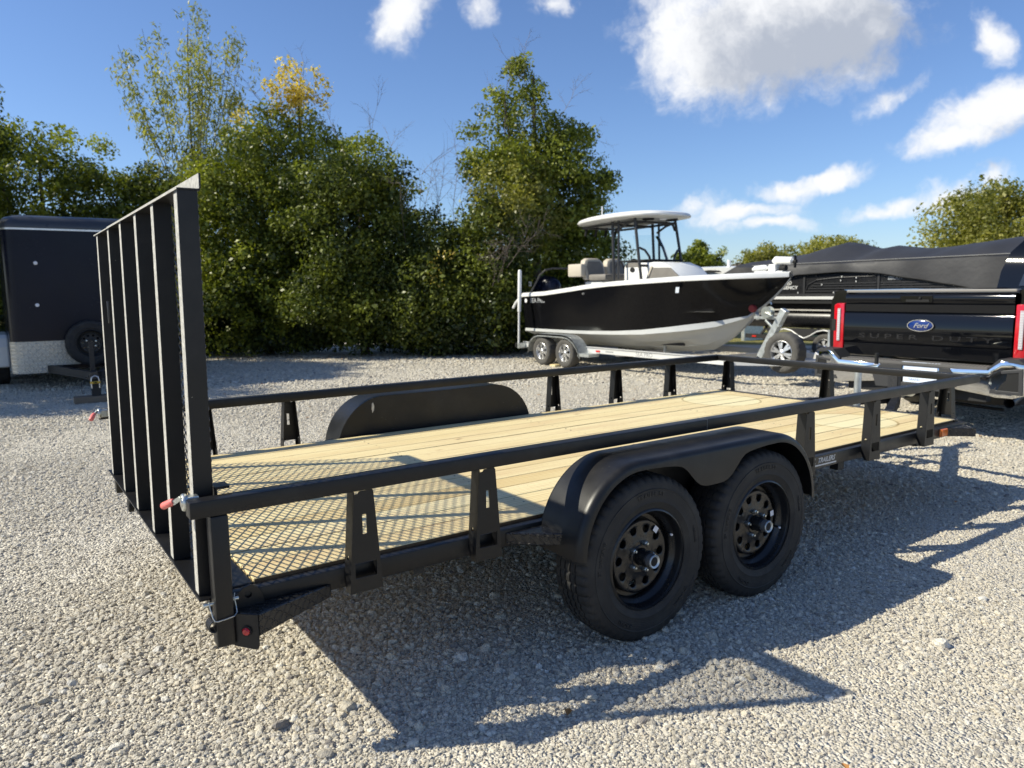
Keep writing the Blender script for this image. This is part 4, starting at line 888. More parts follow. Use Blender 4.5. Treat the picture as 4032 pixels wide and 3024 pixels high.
jj = part('tongue_jack', MB().tube([(9.12, 3.70, .20), (9.12, 3.70, .82)], .028, 12), 'galvanised', R, smooth=True)
part('jack_crank', MB().tube([(9.10, 3.70, .50), (9.06, 3.80, .46), (9.04, 3.86, .50)], .013, 6).tube([(9.10, 3.70, .50), (9.06, 3.62, .42), (9.05, 3.60, .36)], .018, 6), 'paper', jj)
part('jack_wheel', MB().lathe([(.0001, -.03), (.09, -.03), (.1, 0), (.09, .03), (.0001, .03)], 18, 'x', c=(9.12, 3.70, .10)), 'dark', jj)
ck = part('wood_chock', MB().box(8.05, 8.20, 8.50, 8.66, 0, .045), 'old_wood', bev=.004); tag(ck, 'small wooden board lying between the boat trailer wheels', 'wood chock')
ck.data.materials[0] = MATS['pine']

# ================================================================ pontoon boat and its trailer
Q = thing('pontoon_boat', 'long black pontoon boat under a dark fabric cover', 'pontoon boat', (13.6, 4.0, .5))
PX0, PX1 = 12.5, 14.9; PA, PB = 8.6, .2
for x in (PX0+.3, PX1-.3):
    part('pontoon_tube', MB().tube([(x, PB-.4, .88), (x, PB, .80), (x, PA-.5, .80), (x, PA+.1, .86), (x, PA+.6, 1.02)], [.04, .19, .19, .16, .03], 20), 'black_gloss', Q, smooth=True)
    part('tube_flange', MB().box(x-.02, x+.02, PB, PA, .98, 1.09), 'gunmetal', Q)
part('tube_strake', MB().box(PX0+.09, PX0+.13, PB, PA-.2, .96, .985), 'bare_and_sunlit_steel', Q)
part('deck', MB().box(PX0+.03, PX1-.03, PB, PA+.3, 1.10, 1.165), 'dark', Q)
part('deck_trim', MB().box(PX0, PX0+.04, PB, PA+.3, 1.18, 1.235), 'silver_print', Q, bev=.004)
part('rub_rail', MB().box(PX0+.005, PX0+.05, PB, PA+.3, 1.237, 1.29), 'gunmetal', Q)
part('side_panel', MB().box(PX0+.03, PX0+.06, PB, PA+.25, 1.292, 1.66), 'black_gloss', Q)
part('far_panel', MB().box(PX1-.06, PX1-.03, PB, PA+.25, 1.20, 1.66), 'black_gloss', Q)
for y0, y1, zz in ((6.35, 4.95, (1.335, 1.385, 1.435, 1.48)), (4.88, 1.2, (1.355, 1.40, 1.445, 1.485))):
    for z in zz: part('fence_rail', MB().box(PX0+.012, PX0+.028, y1, y0-(z-1.335)*1.2*(y0 > 5), z-.009, z+.009), 'gunmetal', Q)
for y in (6.38, 4.91, 1.2): part('fence_post', MB().box(PX0+.008, PX0+.029, y-.02, y+.02, 1.292, 1.655), 'gunmetal', Q)
part('fence_arch', MB().tube([(PX0+.02, 6.36, 1.32), (PX0+.02, 6.30, 1.46), (PX0+.02, 6.12, 1.55), (PX0+.02, 5.7, 1.585), (PX0+.02, 4.95, 1.60)], .010, 6), 'gunmetal', Q)
for y, z in ((5.6, 1.60), (5.62, 1.53), (5.32, 1.575), (5.32, 1.51), (6.0, 1.46), (5.75, 1.31), (7.0, 1.31), (6.5, 1.31)): part('snap', MB().box(PX0-.004, PX0+.008, y-.008, y+.008, z-.014, z+.014), 'silver_print', Q)
part('name_lettering', text_mesh('name_lettering', 'REGENCY', .085, 'silver_print', lambda x, y, z: (PX0+.027, 6.76-x, 1.405+y), extrude=0, bold=.0025, xs=1.22), None, Q)
part('name_lettering', text_mesh('name_lettering', 'EBUUY', .075, 'grey_print', lambda x, y, z: (PX0+.0265, 4.62-x, 1.555+y), extrude=0, bold=.004, xs=1.15, shear=.15), None, Q)
em_ = MB().plate(circ(6.73, 1.505, .062, 20, .048), [circ(6.73, 1.505, .050, 20, .037)], lambda p, d: (PX0+.026+d, p[0], p[1]), .003)
em_.bar((PX0+.027, 6.76, 1.475), (PX0+.027, 6.745, 1.535), .003, .012, (0, 1, 0)); em_.bar((PX0+.027, 6.70, 1.525), (PX0+.027, 6.745, 1.50), .003, .01, (0, 1, 0)); em_.bar((PX0+.027, 6.745, 1.50), (PX0+.027, 6.70, 1.478), .003, .01, (0, 1, 0))
part('round_emblem', em_, 'silver_print', Q)
# fabric cover: lofted over poles, low edge arched along the side
def edge_z(y):
    pts = [(9.2, 1.30), (8.2, 1.38), (7.3, 1.53), (6.9, 1.58), (6.5, 1.655), (5.6, 1.69), (4.95, 1.655), (4.3, 1.545), (3.7, 1.44), (3.2, 1.34), (2.6, 1.28), (-1, 1.22)]
    for (a, za), (b_, zb_) in zip(pts, pts[1:]):
        if y >= b_: t = (y-b_)/(a-b_); t = max(0, min(1, t)); return zb_+(za-zb_)*(t*t*(3-2*t)*.4+t*.6)
    return 1.22
def ridge_z(y):
    pts = [(9.3, 1.55), (8.3, 1.92), (7.75, 2.03), (6.9, 2.13), (6.2, 2.30), (5.9, 2.25), (5.5, 2.14), (5.2, 2.17), (4.6, 2.09), (4.1, 2.12), (3.4, 2.18), (2.8, 2.24), (2.0, 2.32), (1.0, 2.40), (.2, 2.2), (-.6, 1.9)]
    for (a, za), (b_, zb_) in zip(pts, pts[1:]):
        if y >= b_: t = (y-b_)/(a-b_); t = max(0, min(1, t)); return zb_+(za-zb_)*t
    return 1.9
rows = []
rr_ = random.Random(3)
for y in np.arange(9.2, -.61, -.1):
    e, r = edge_z(y), ridge_z(y); w = .02*math.sin(y*4.1)+.012*math.sin(y*9.7+1); mid = (PX0+PX1)/2; row = []
    sh_ = 1.88-.02*(y-4)*.3 if y < 8.0 else 1.88-.45*(y-8.0)
    for xx, zz in ((PX0-.035, e), (PX0-.03+w*.4, e+(sh_-e)*.5), (PX0-.01+w, max(e+.02, sh_-.03)), (PX0+.05, max(e+.03, sh_)), (PX0+.5, sh_+(r-sh_)*.50+w), (PX0+.9, sh_+(r-sh_)*.86), (mid, r)): row.append((xx, y, zz+w*.25))
    row += [(2*mid-a_, b_, c_) for a_, b_, c_ in reversed(row[:-1])]; rows.append(row)
cov = part('fabric_cover', MB().grid(rows), 'tarp', Q, smooth=True)
part('cover_seam', MB().tube([(PX0-.035, y, edge_z(y)) for y in np.arange(9.2, -.6, -.15)], .010, 6), 'dark', Q)
part('cover_piping', MB().tube([(PX0+.03, y, 1.885-.006*(y-4)) for y in np.arange(7.6, -.6, -.2)], .011, 6), 'grey_plastic', Q)
PT = thing('pontoon_trailer', 'dark tandem axle bunk trailer under the covered pontoon boat', 'boat trailer', (13.4, 5, 0))
for x in (12.75, 14.5):
    part('frame_rail', MB().box(x, x+.06, .0, 7.9, .36, .45), 'gunmetal', PT)
    for y in (1.2, 3, 7.4): part('riser', MB().bar((x+.03, y-.12, .45), (x+.03, y, .60), .04, .04).bar((x+.03, y+.12, .45), (x+.03, y, .60), .04, .04), 'gunmetal', PT)
part('rear_reflector', MB().box(12.74, 12.75, 7.62, 7.72, .39, .42), 'red_reflector', PT)
WP = alloy(PT, (12.62, 5.92, .27), .27); WP2 = dup(WP, PT, (12.62, 6.72, .27)); dup(WP, PT, (14.7, 5.92, .27)); dup(WP, PT, (14.7, 6.72, .27))
wv_ = [(7.15, .30), (7.08, .46), (6.95, .56), (6.75, .60), (6.6, .57), (6.45, .48), (6.32, .43), (6.2, .48), (6.05, .57), (5.9, .60), (5.7, .56), (5.57, .46), (5.5, .30)]
part('fender', MB().plate([(7.15, .62), (7.15, .30), (7.08, .45)] + wv_[2:-1] + [(5.5, .30), (5.5, .62)], [], lambda p, d: (12.48+d, p[0], p[1]), .02), 'gunmetal', PT)
part('fender_trim', MB().tube([(12.478, y, z) for y, z in wv_], .014, 6), 'silver_print', PT, smooth=True)

# ================================================================ white boat hull far behind
WBt = thing('white_boat', 'plain white boat hull seen behind the black motorboat', 'boat', (16.5, 11, .8))
rows = []
for y, hb, zs, zk in ((15.5, 1.0, 1.98, .9), (13.5, 1.05, 1.98, .85), (11.5, 1.0, 1.97, .85), (10, .8, 1.95, 1.0), (9.2, .4, 1.94, 1.3), (8.8, .05, 1.93, 1.7)):
    rows.append([(16.5-hb, y, zs), (16.5-hb*.9, y, zk+.35), (16.5, y, zk), (16.5+hb*.9, y, zk+.35), (16.5+hb, y, zs), (16.5, y, zs+.05)])
part('hull', MB().grid(rows, close=True), 'white_gel', WBt, smooth=True)
part('hull_stripe', MB().bar((15.48, 15.4, 1.72), (15.47, 11.6, 1.72), .01, .05), 'grey_plastic', WBt)
part('side_arch', MB().plate([(11.6, 1.83), (11.5, 1.88), (11.2, 1.90), (10.9, 1.88), (10.8, 1.83)], [], lambda p, d: (15.48+d, p[0], p[1]), .02), 'dark', WBt)
part('bollard_post', MB().tube([(15.9, 10.9, 1.9), (15.9, 10.9, 2.16)], .05, 8), 'white_gel', WBt)
for y in (10.5, 14): part('stand', MB().box(16.1, 16.9, y, y+.1, 0, 1.1), 'galvanised', WBt)

# ================================================================ pickup truck
U = thing('pickup_truck', 'glossy black pickup truck with chrome step bumper, seen from behind', 'pickup truck', (9.5, 1.40, 0))
ty0, ty1 = .61, 2.20; tx = 7.0; cy = 1.405
TBk = 'truck_black'
tgm = MB()
sec = [(6.985, .705), (6.966, .72), (6.962, .835), (6.970, .842), (6.957, .852), (6.950, .865), (6.950, 1.135), (6.958, 1.146), (6.971, 1.154), (6.963, 1.162), (6.962, 1.235), (6.972, 1.243), (6.963, 1.252), (6.955, 1.27), (6.953, 1.31), (6.96, 1.328), (6.985, 1.345), (7.06, 1.35), (7.06, .70)]
tgm.grid([[(x, y, z) for x, z in sec] for y in (ty0+.004, ty0+.4, cy, ty1-.4, ty1-.004)], close=True)
tgm.grid([[(7.0, ty0+.004, .71), (7.0, ty0+.004, 1.345)], [(7.06, ty0+.004, .71), (7.06, ty0+.004, 1.345)]]); tgm.grid([[(7.0, ty1-.004, .71), (7.0, ty1-.004, 1.345)], [(7.06, ty1-.004, .71), (7.06, ty1-.004, 1.345)]])
tgt = part('tailgate', tgm, TBk, U, smooth=True)
part('tailgate_cap', MB().box(6.972, 7.07, ty0, ty1, 1.3525, 1.380), 'bed_cap', tgt, bev=.008)
hd = part('tailgate_handle', MB().box(6.944, 6.97, 1.31, 1.62, 1.255, 1.325), TBk, tgt, bev=.006)
part('handle_recess', MB().box(6.940, 6.9435, 1.34, 1.56, 1.262, 1.285), 'dark', hd)
part('camera_eye', MB().lathe([(.0001, -.012), (.008, -.012), (.014, -.004), (.014, .01)], 16, 'x', c=(6.942, 1.425, 1.297)), 'dark', hd, smooth=True)
ov = part('oval_badge', MB().lathe([(.0001, -.012), (.88, -.012), (.95, -.008), (1.0, 0)], 48, 'x'), 'emblem_blue', tgt, smooth=True)
for v in ov.data.vertices: v.co = Vector((6.940+v.co.x, 1.405+v.co.y*.120, 1.035+v.co.z*.054))
ov.location = -org(tgt)
rg = MB(); rg.plate(circ(1.405, 1.035, .125, 48, .058), [circ(1.405, 1.035, .1185, 48, .0525)], lambda p, d: (6.928+d, p[0], p[1]), .02)
part('badge_ring', rg, 'chrome', ov)
part('badge_script', text_mesh('badge_script', 'Ford', .066, 'chrome', lambda x, y, z: (6.9275-z, 1.405-x, 1.033+y), shear=.45, extrude=.0012, bold=.0006, xs=1.05), None, ov)
part('embossed_lettering', text_mesh('embossed_lettering', 'SUPER DUTY', .066, 'emboss', lambda x, y, z: (6.9500-z, 1.395-x, .915+y), extrude=.004, space=1.5, bold=.0008, xs=2.42), None, tgt)
# box sides, lamps
for s, y0 in ((1, ty1), (-1, ty0)):
    Yf = lambda d: y0 + s*d
    bx = MB(); pr = [(.005, .82), (.005, 1.37), (.06, 1.385), (.14, 1.37), (.19, 1.28), (.205, 1.10), (.20, .90), (.19, .74)]
    xs_ = (7.02, 7.06, 8.9, 10.93)
    bx.grid([[(x, Yf(a), z) for a, z in pr] for x in xs_]); bx.grid([[(7.02, Yf(a), z) for a, z in pr[:4]], [(7.02, Yf(a), z) for a, z in (pr[7], pr[6], pr[5], pr[4])]])
    part('box_side', bx, TBk, U, smooth=True)
    lb = MB(); lb.plate([(.006, .74), (.125, .73), (.13, 1.225), (.095, 1.245), (.006, 1.245)], [], lambda p, d: (6.955+d+.10*max(0, p[0]-.03), Yf(p[0]), p[1]), .09)
    lp = part('tail_light', lb, 'red_lens', U, bev=.012, smooth=True)
    for k in range(14): part('lamp_rib', MB().box(6.9465, 6.9545, min(Yf(.048), Yf(.075)), max(Yf(.048), Yf(.075)), .86+k*.023, .874+k*.023), 'lamp_clear', lp)
    part('lamp_strip', MB().box(6.949, 6.9545, min(Yf(.045), Yf(.078)), max(Yf(.045), Yf(.078)), .85, 1.19), 'lamp_strip', lp)
    part('lamp_bezel', MB().plate([(.10, .955), (.145, .955), (.145, 1.075), (.10, 1.075)], [], lambda p, d: (6.950+d+.10*max(0, p[0]-.03), Yf(p[0]), p[1]), .03), 'dark', lp)
    wl = alloy(U, (12.6, cy+s*.86, .40), .40)
    wl.rotation_euler = (0, 0, -s*pi/2) ; 
    for c in wl.children: c.location = (0, 0, 0)
    w3 = dup(wl, U, (8.75, cy+s*.86, .40))
part('bed', MB().box(7.08, 10.9, ty0-.1, ty1+.1, .80, .86), 'dark', U)
part('under_body', MB().box(8.4, 13.9, cy-.5, cy+.5, .50, .70), 'axle_black', U)
# chrome step bumper with drop wings
bp = MB(); cs_ = []
for y, xo, zt, zb in ((2.40, .12, .60, .50), (2.37, .03, .735, .46), (2.29, .0, .762, .43), (2.21, -.01, .755, .43), (2.16, -.02, .715, .43), (2.11, -.02, .672, .44), (1.75, -.02, .66, .48), (1.06, -.02, .66, .48), (.70, -.02, .672, .44), (.65, -.02, .715, .43), (.60, -.01, .755, .43), (.52, .0, .762, .43), (.44, .03, .735, .46), (.41, .12, .60, .50)):
    cs_.append([(6.80+xo, y, zt), (6.750+xo, y, zt), (6.748+xo, y, zt-.004), (6.748+xo, y, zt-.05), (6.749+xo, y, (zt+zb)/2), (6.765+xo, y, zb+.03), (6.80+xo, y, zb)])
bmp = part('bumper', MB().grid(cs_), 'chrome', U, smooth=True)
part('bumper_back', MB().box(6.82, 6.95, .5, 2.31, .46, .64), 'axle_black', bmp)
part('step_pad', MB().box(6.753, 6.99, .715, 2.095, .664, .690), 'pad_grey', bmp, bev=.003)
for k in range(46):
    y = .74+k*.0292
    if not 1.26 < y < 1.55: part('step_rib', MB().bar((6.77, y, .690), (6.96, y+.05, .690), .009, .006), 'pad_light', bmp)
part('step_label', MB().box(6.775, 6.805, 1.13, 1.48, .689, .692), 'plate_white', bmp)
for s in (-1, 1):
    part('bumper_end_cap', MB().plate([(cy+s*.70, .69), (cy+s*.785, .775), (cy+s*.93, .78), (cy+s*.97, .75), (cy+s*.97, .74), (cy+s*.80, .752), (cy+s*.71, .668)], [], lambda p, d: (6.744+d, p[0], p[1]), .22), 'truck_plastic', bmp)
    part('fog_recess', MB().plate([(cy+s*.72, .47), (cy+s*.77, .67), (cy+s*.97, .70), (cy+s*.98, .47)], [[(cy+s*.77, .50), (cy+s*.80, .645), (cy+s*.94, .665), (cy+s*.945, .50)]], lambda p, d: (6.738+d, p[0], p[1]), .02), 'truck_plastic', bmp, bev=.004)
    part('recess_back', MB().box(6.744, 6.747, min(cy+s*.75, cy+s*.96), max(cy+s*.75, cy+s*.96), .48, .68), 'dark', bmp)
    part('parking_sensor', MB().lathe([(.0001, -.006), (.013, -.006), (.018, -.002), (.020, .006)], 18, 'x', c=(6.726, cy+s*.62, .585)), 'aluminium', bmp, smooth=True)
part('plate_surround', MB().plate([(1.02, .665), (1.66, .665), (1.74, .56), (1.70, .44), (.99, .44), (.95, .56)], [[(1.11, .66), (1.45, .66), (1.45, .50), (1.11, .50)]], lambda p, d: (6.716+d, p[0], p[1]), .03), 'truck_plastic', bmp, bev=.003)
lpn = part('licence_plate', MB().box(6.722, 6.726, 1.125, 1.435, .505, .655), 'plate_white', U)
part('plate_number', text_mesh('plate_number', 'EXK 4813', .072, 'blue_print', lambda x, y, z: (6.7215, 1.28-x, .595+y), extrude=0, space=1.05, bold=.0012, xs=.95), None, lpn)
part('plate_caption', text_mesh('plate_caption', 'GRAND', .030, 'blue_print', lambda x, y, z: (6.7215, 1.33-x, .532+y), extrude=0), None, lpn)
part('hitch_receiver', MB().box(6.62, 7.2, 1.36, 1.45, .36, .45), 'axle_black', U); part('hitch_crossbar', MB().box(6.85, 6.95, .75, 2.06, .37, .46), 'axle_black', U)
part('differential', MB().lathe([(.0001, -.22), (.12, -.18), (.19, -.05), (.19, .05), (.1, .2), (.0001, .3)], 24, 'x', c=(8.75, cy, .40)).tube([(8.75, cy-.75, .40), (8.75, cy+.75, .40)], .055, 12), 'gunmetal', U, smooth=True)
part('spare_wheel_under', MB().lathe([(.12, -.09), (.34, -.11), (.39, 0), (.34, .11), (.12, .09)], 36, 'z', c=(7.55, 1.02, .40)), 'tyre', U, smooth=True)
part('exhaust', MB().tube([(7.0, .62, .36), (7.3, .66, .40), (8.4, .75, .42)], .045, 14, cap=False), 'gunmetal', U, smooth=True)
part('sway_bar', MB().tube([(7.5, 1.95, .42), (7.5, 1.75, .42), (7.5, 1.70, .38), (7.5, 1.62, .27), (7.5, 1.55, .24), (7.5, .85, .22)], .016, 8), 'axle_black', U, smooth=True)
part('frame_rail', MB().box(7.0, 13.5, .90, 1.0, .48, .66).box(7.0, 13.5, 1.8, 1.9, .48, .66), 'axle_black', U)
# cab
cb = MB(); cab = [(10.95, 1.32, .98), (10.99, 1.60, .95), (11.08, 1.86, .88), (11.22, 2.02, .78), (11.5, 2.07, .74), (12.6, 2.05, .74), (13.05, 1.85, .82), (13.6, 1.38, .95)]
for s in (-1, 1): cb.grid([[(x, cy+s*w, z) for x, z, w in cab], [(x, cy, z+(.02 if z > 1.9 else 0)) for x, z, w in cab]])
for s in (-1, 1): cb.grid([[(x, cy+s*w, z) for x, z, w in cab], [(x, cy+s*1.0, .60) for x, z, w in cab]])
cb.add([(10.95, cy-.98, 1.32), (10.95, cy+.98, 1.32), (10.95, cy+1.0, .6), (10.95, cy-1.0, .6)], [(0, 1, 2, 3)])
part('cab', cb, TBk, U, smooth=True)
part('rear_window', MB().add([(10.955, cy-.70, 1.40), (10.955, cy+.70, 1.40), (11.10, cy+.62, 1.85), (11.10, cy-.62, 1.85)], [(0, 1, 2, 3)]), 'glass_tint', U)
for v in bpy.data.objects['rear_window'].data.vertices: v.co.x -= .022
part('bonnet', MB().box(13.5, 14.6, cy-.95, cy+.95, .6, 1.30), TBk, U, bev=.08, smooth=True)

# ================================================================ trees
def tree(name, label, cat, base, clumps, leaf='leaf_green', size=.07, per=170, trunk=None, tint=(0, 1), group=None, twigs=None, flat=.8, hang=0.0, extra=None, seed=0):
    """clumps: list of (x, y, z, r) relative to the base; leaves are small folded blades spread through every clump"""
    R = np.random.default_rng(seed+11); bx_, by_ = base
    root = thing(name, label, cat, (bx_, by_, 0), group)
    if trunk:
        tb = MB()
        for pts, r0, r1 in trunk:
            n = len(pts); tb.tube([(bx_+p[0], by_+p[1], p[2]) for p in pts], [r0+(r1-r0)*i/(n-1) for i in range(n)], 7)
        part('trunk', tb, 'bark', root, smooth=True)
    groups = [(leaf, clumps, tint, size, per)] + (extra or [])
    for lf, cl, ti, sz, pr in groups:
        P_, N_, T_ = [], [], []
        for (x, y, z, r) in cl:
            n = max(8, int(pr*(r/.4)**2)); d = R.normal(size=(n, 3)); d /= np.linalg.norm(d, axis=1)[:, None]
            rad = r*(R.uniform(0, 1, n)**.45); p = d*rad[:, None]*np.array([1, 1, flat]) + np.array([x+bx_, y+by_, z])
            nn = d*.7 + R.normal(size=(n, 3))*.75 + np.array([0, 0, .35]); nn /= np.linalg.norm(nn, axis=1)[:, None]
            P_.append(p); N_.append(nn); T_.append(np.clip(R.normal(ti[0]+(ti[1]-ti[0])*R.uniform(-.1, 1.0), .12, n), 0, 1))
        P2 = np.concatenate(P_); N2 = np.concatenate(N_); T2 = np.concatenate(T_); ok = P2[:, 2] > .05; P2, N2, T2 = P2[ok], N2[ok], T2[ok]; n = len(P2)
        rv = R.normal(size=(n, 3)); rv[:, 2] -= hang*3
        a = rv - N2*np.sum(rv*N2, 1)[:, None]; a /= np.linalg.norm(a, axis=1)[:, None]; b = np.cross(N2, a)
        s_ = sz*np.exp(R.normal(0, .3, n))[:, None]; asp = .30 if hang else .58
        V = np.stack([P2-a*s_*.5, P2+b*s_*.5*asp+N2*s_*.08, P2+a*s_*.5, P2-b*s_*.5*asp+N2*s_*.08], 1).reshape(-1, 3)
        me = bpy.data.meshes.new('crown'); me.vertices.add(n*4); me.vertices.foreach_set('co', V.astype(np.float32).ravel())
        me.loops.add(n*4); me.loops.foreach_set('vertex_index', np.arange(n*4, dtype=np.int32)); me.polygons.add(n)
        me.polygons.foreach_set('loop_start', np.arange(0, n*4, 4, dtype=np.int32)); me.polygons.foreach_set('loop_total', np.full(n, 4, dtype=np.int32))
        at = me.attributes.new('tint', 'FLOAT', 'POINT'); at.data.foreach_set('value', np.repeat(T2, 4).astype(np.float32)); me.update(calc_edges=True)
        me.materials.append(MATS[lf]); part('crown', me, None, root)
    if twigs:
        tw = MB()
        for (x, y, z, dx, dy, dz, L_) in twigs:
            p = Vector((bx_+x, by_+y, z)); d = Vector((dx, dy, dz)).normalized()
            def grow(p, d, L_, r, lev):
                pts = [p]; 
                for k in range(4):
                    d = (d+Vector(R.normal(0, .13, 3))).normalized(); p = p+d*L_/4; pts.append(p)
                    if lev < 2 and k > 0:
                        for q in range(2): grow(p, (d+Vector(R.normal(0, .55, 3))).normalized(), L_*R.uniform(.3, .5), r*.55, lev+1)
                tw.tube(pts, [r*.62*(1-.17*i) for i in range(5)], 3, cap=False)
            grow(p, d, L_, .014, 0)
        part('bare_branches', tw, 'twig', root)
    return root
def lobe(R, c, rx, ry, rz, n, r=(.28, .55), shell=.45):
    out = []
    for _ in range(n):
        d = R.normal(size=3); d /= np.linalg.norm(d); k = R.uniform(shell, 1)
        out.append((c[0]+d[0]*rx*k, c[1]+d[1]*ry*k, max(.25, c[2]+d[2]*rz*k), R.uniform(*r)))
    return out
def spire(R, c, h, w0, w1, n, r=(.2, .4)):
    out = []
    for i in range(n):
        t = R.uniform(0, 1)**.8; w = w0+(w1-w0)*t; a = R.uniform(0, 6.28); k = math.sqrt(R.uniform(0, 1))
        out.append((c[0]+w*k*math.cos(a), c[1]+w*k*math.sin(a), c[2]+h*t, R.uniform(*r)*(1-.35*t)))
    return out
G1 = 'trees and shrubs of the hedge behind the trailer'
def RR(i): return np.random.default_rng(100+i)
tr = lambda h, dx=0, dy=0, r=.11: [([(0, 0, 0), (dx*.3, dy*.3, h*.35), (dx*.7, dy*.7, h*.7), (dx, dy, h)], r, r*.25), ([(dx*.3, dy*.3, h*.35), (dx*.3+.5, dy*.3, h*.62), (dx+.7, dy, h*.85)], r*.5, r*.15), ([(dx*.4, dy*.4, h*.42), (dx*.4-.5, dy*.4+.2, h*.68), (dx-.8, dy, h*.9)], r*.5, r*.15)]
R = RR(1)
tree('broadleaf_tree', 'dark green tree at the left edge of the photo, above the cargo trailer', 'tree', (-1.5, 20), lobe(R, (1.1, 0, 4.9), .9, 1.2, 1.7, 80, (.28, .5)) + lobe(R, (-1.5, 0, 3.4), 2.0, 1.4, 2.2, 60), 'leaf_dark', .085, 190, tr(5), group=G1, seed=1)
R = RR(2)
tree('leafy_shrub', 'broad bright green shrub behind the cargo trailer roof', 'shrub', (.8, 18.6), lobe(R, (0, 0, 3.6), 2.2, 1.3, 1.8, 140) + lobe(R, (-1.9, -.3, 2.6), 1.6, 1.2, 2.2, 70) + lobe(R, (0, -.2, 1.4), 2.9, 1.0, 1.4, 100), 'leaf_green', .08, 190, tr(4.5), tint=(.2, 1), group=G1, seed=2)
R = RR(3)
tree('leafy_shrub', 'dark green shrub under the thin tall willow', 'shrub', (3.0, 18.0), lobe(R, (0, 0, 2.8), 1.9, 1.1, 1.7, 110) + lobe(R, (.8, 0, 4.0), 1.3, .8, 1.0, 44, (.2, .38)) + lobe(R, (0, -.2, 1.2), 2.2, 1.0, 1.2, 90), 'leaf_dark', .075, 180, tr(4.2), group=G1, seed=3)
R = RR(4)
ws_ = []
for k in range(13):
    a = R.uniform(0, 6.28); ex = R.uniform(.45, 1.75); h = 8.9-1.1*ex-R.uniform(0, .8)
    ws_.append(([(0, 0, 2.0), (math.cos(a)*ex*.3, math.sin(a)*ex*.3, 2+(h-2)*.4), (math.cos(a)*ex*.75, math.sin(a)*ex*.75, 2+(h-2)*.75), (math.cos(a)*ex, math.sin(a)*ex, h)], .016, .004))
wc = []
for pts, _, _ in ws_:
    for _ in range(17):
        t = R.uniform(.3, 1)*3; i = min(2, int(t)); f = t-i; p = [pts[i][j]*(1-f)+pts[i+1][j]*f for j in range(3)]
        wc.append((p[0]+R.normal(0, .2), p[1]+R.normal(0, .16), p[2]+R.normal(0, .12), R.uniform(.14, .30)))
wc += [(R.normal(0, .22), R.normal(0, .22), z_, R.uniform(.14, .26)) for z_ in np.linspace(4.6, 8.4, 34)]
tree('willow_tree', 'tall thin willow with sparse pale hanging leaves rising above the hedge', 'tree', (4.0, 17.8), wc, 'leaf_willow', .11, 105, [([(0, 0, 0), (.03, 0, 3), (0, .02, 5.5), (.05, 0, 7.4), (.1, 0, 8.0)], .05, .004)] + ws_, group=G1, flat=1.3, hang=.6, seed=4)
R = RR(5)
tree('broadleaf_tree', 'tree with a yellow autumn crown top', 'tree', (6.15, 16.1), lobe(R, (-.1, 0, 4.5), 1.5, .9, 1.5, 90, (.25, .45)), 'leaf_green', .075, 190, tr(6.3, 0, 0, .09), tint=(.35, 1), group=G1, seed=5,
     extra=[('leaf_yellow', lobe(R, (0, 0, 6.2), .95, .7, .85, 70, (.14, .30), .1) + lobe(R, (-1.25, 0, 5.2), .35, .4, .55, 14, (.15, .25)), (0, 1), .075, 105)], twigs=[(.1, 0, 5.8, .15, 0, 1, 1.2), (-.6, 0, 5.2, -.3, 0, 1, 1.4)])
R = RR(6)
tree('leafy_shrub', 'big dense shrub right of the ramp gate, yellow green at its top', 'shrub', (4.9, 15.3), lobe(R, (0, 0, 3.3), 2.0, 1.3, 1.8, 150) + lobe(R, (0, -.5, 1.5), 2.2, 1.0, 1.5, 130), 'leaf_green', .075, 200, tr(4.6), tint=(.1, .9), group=G1, seed=6)
R = RR(7)
tree('leafy_shrub', 'dense dark shrub with a rounded top left of the bare twigs', 'shrub', (6.5, 13.5), lobe(R, (-.1, 0, 3.0), 1.75, 1.1, 1.6, 140) + lobe(R, (.2, -.3, 1.3), 1.9, .9, 1.3, 110), 'leaf_dark', .075, 200, tr(4.4), tint=(.1, 1), group=G1, seed=7, extra=[('leaf_green', lobe(R, (.1, 0, 4.1), .95, .8, .75, 30, (.22, .4)) + lobe(R, (1.0, 0, 3.7), .5, .5, .6, 14, (.2, .35)), (.4, 1), .075, 170)],
     twigs=[(.2, 0, 4.2, .2, 0, 1, 1.3), (-.3, 0, 4.4, -.1, 0, 1, 1.1), (.6, 0, 4.0, .4, 0, 1, 1.0)])
R = RR(8)
tree('thorny_bush', 'low dark bush with bare grey twigs sticking up', 'bush', (7.6, 12.3), lobe(R, (0, 0, 1.5), 1.5, .9, 1.4, 110) + lobe(R, (0, 0, 2.6), 1.1, .6, .7, 34, (.2, .35)), 'leaf_dark', .07, 190, tr(2.8, 0, 0, .05), tint=(0, .8), group=G1, seed=8,
     extra=[('leaf_yellow', lobe(R, (-.3, -.9, 1.9), .4, .2, .6, 7, (.12, .22)), (0, .4), .06, 60)], twigs=[(-.6+.2*k+.1*(k % 2), 0, 2.4, -.25+.09*k, 0, 1, 1.3+.25*(k % 3)) for k in range(8)])
R = RR(9)
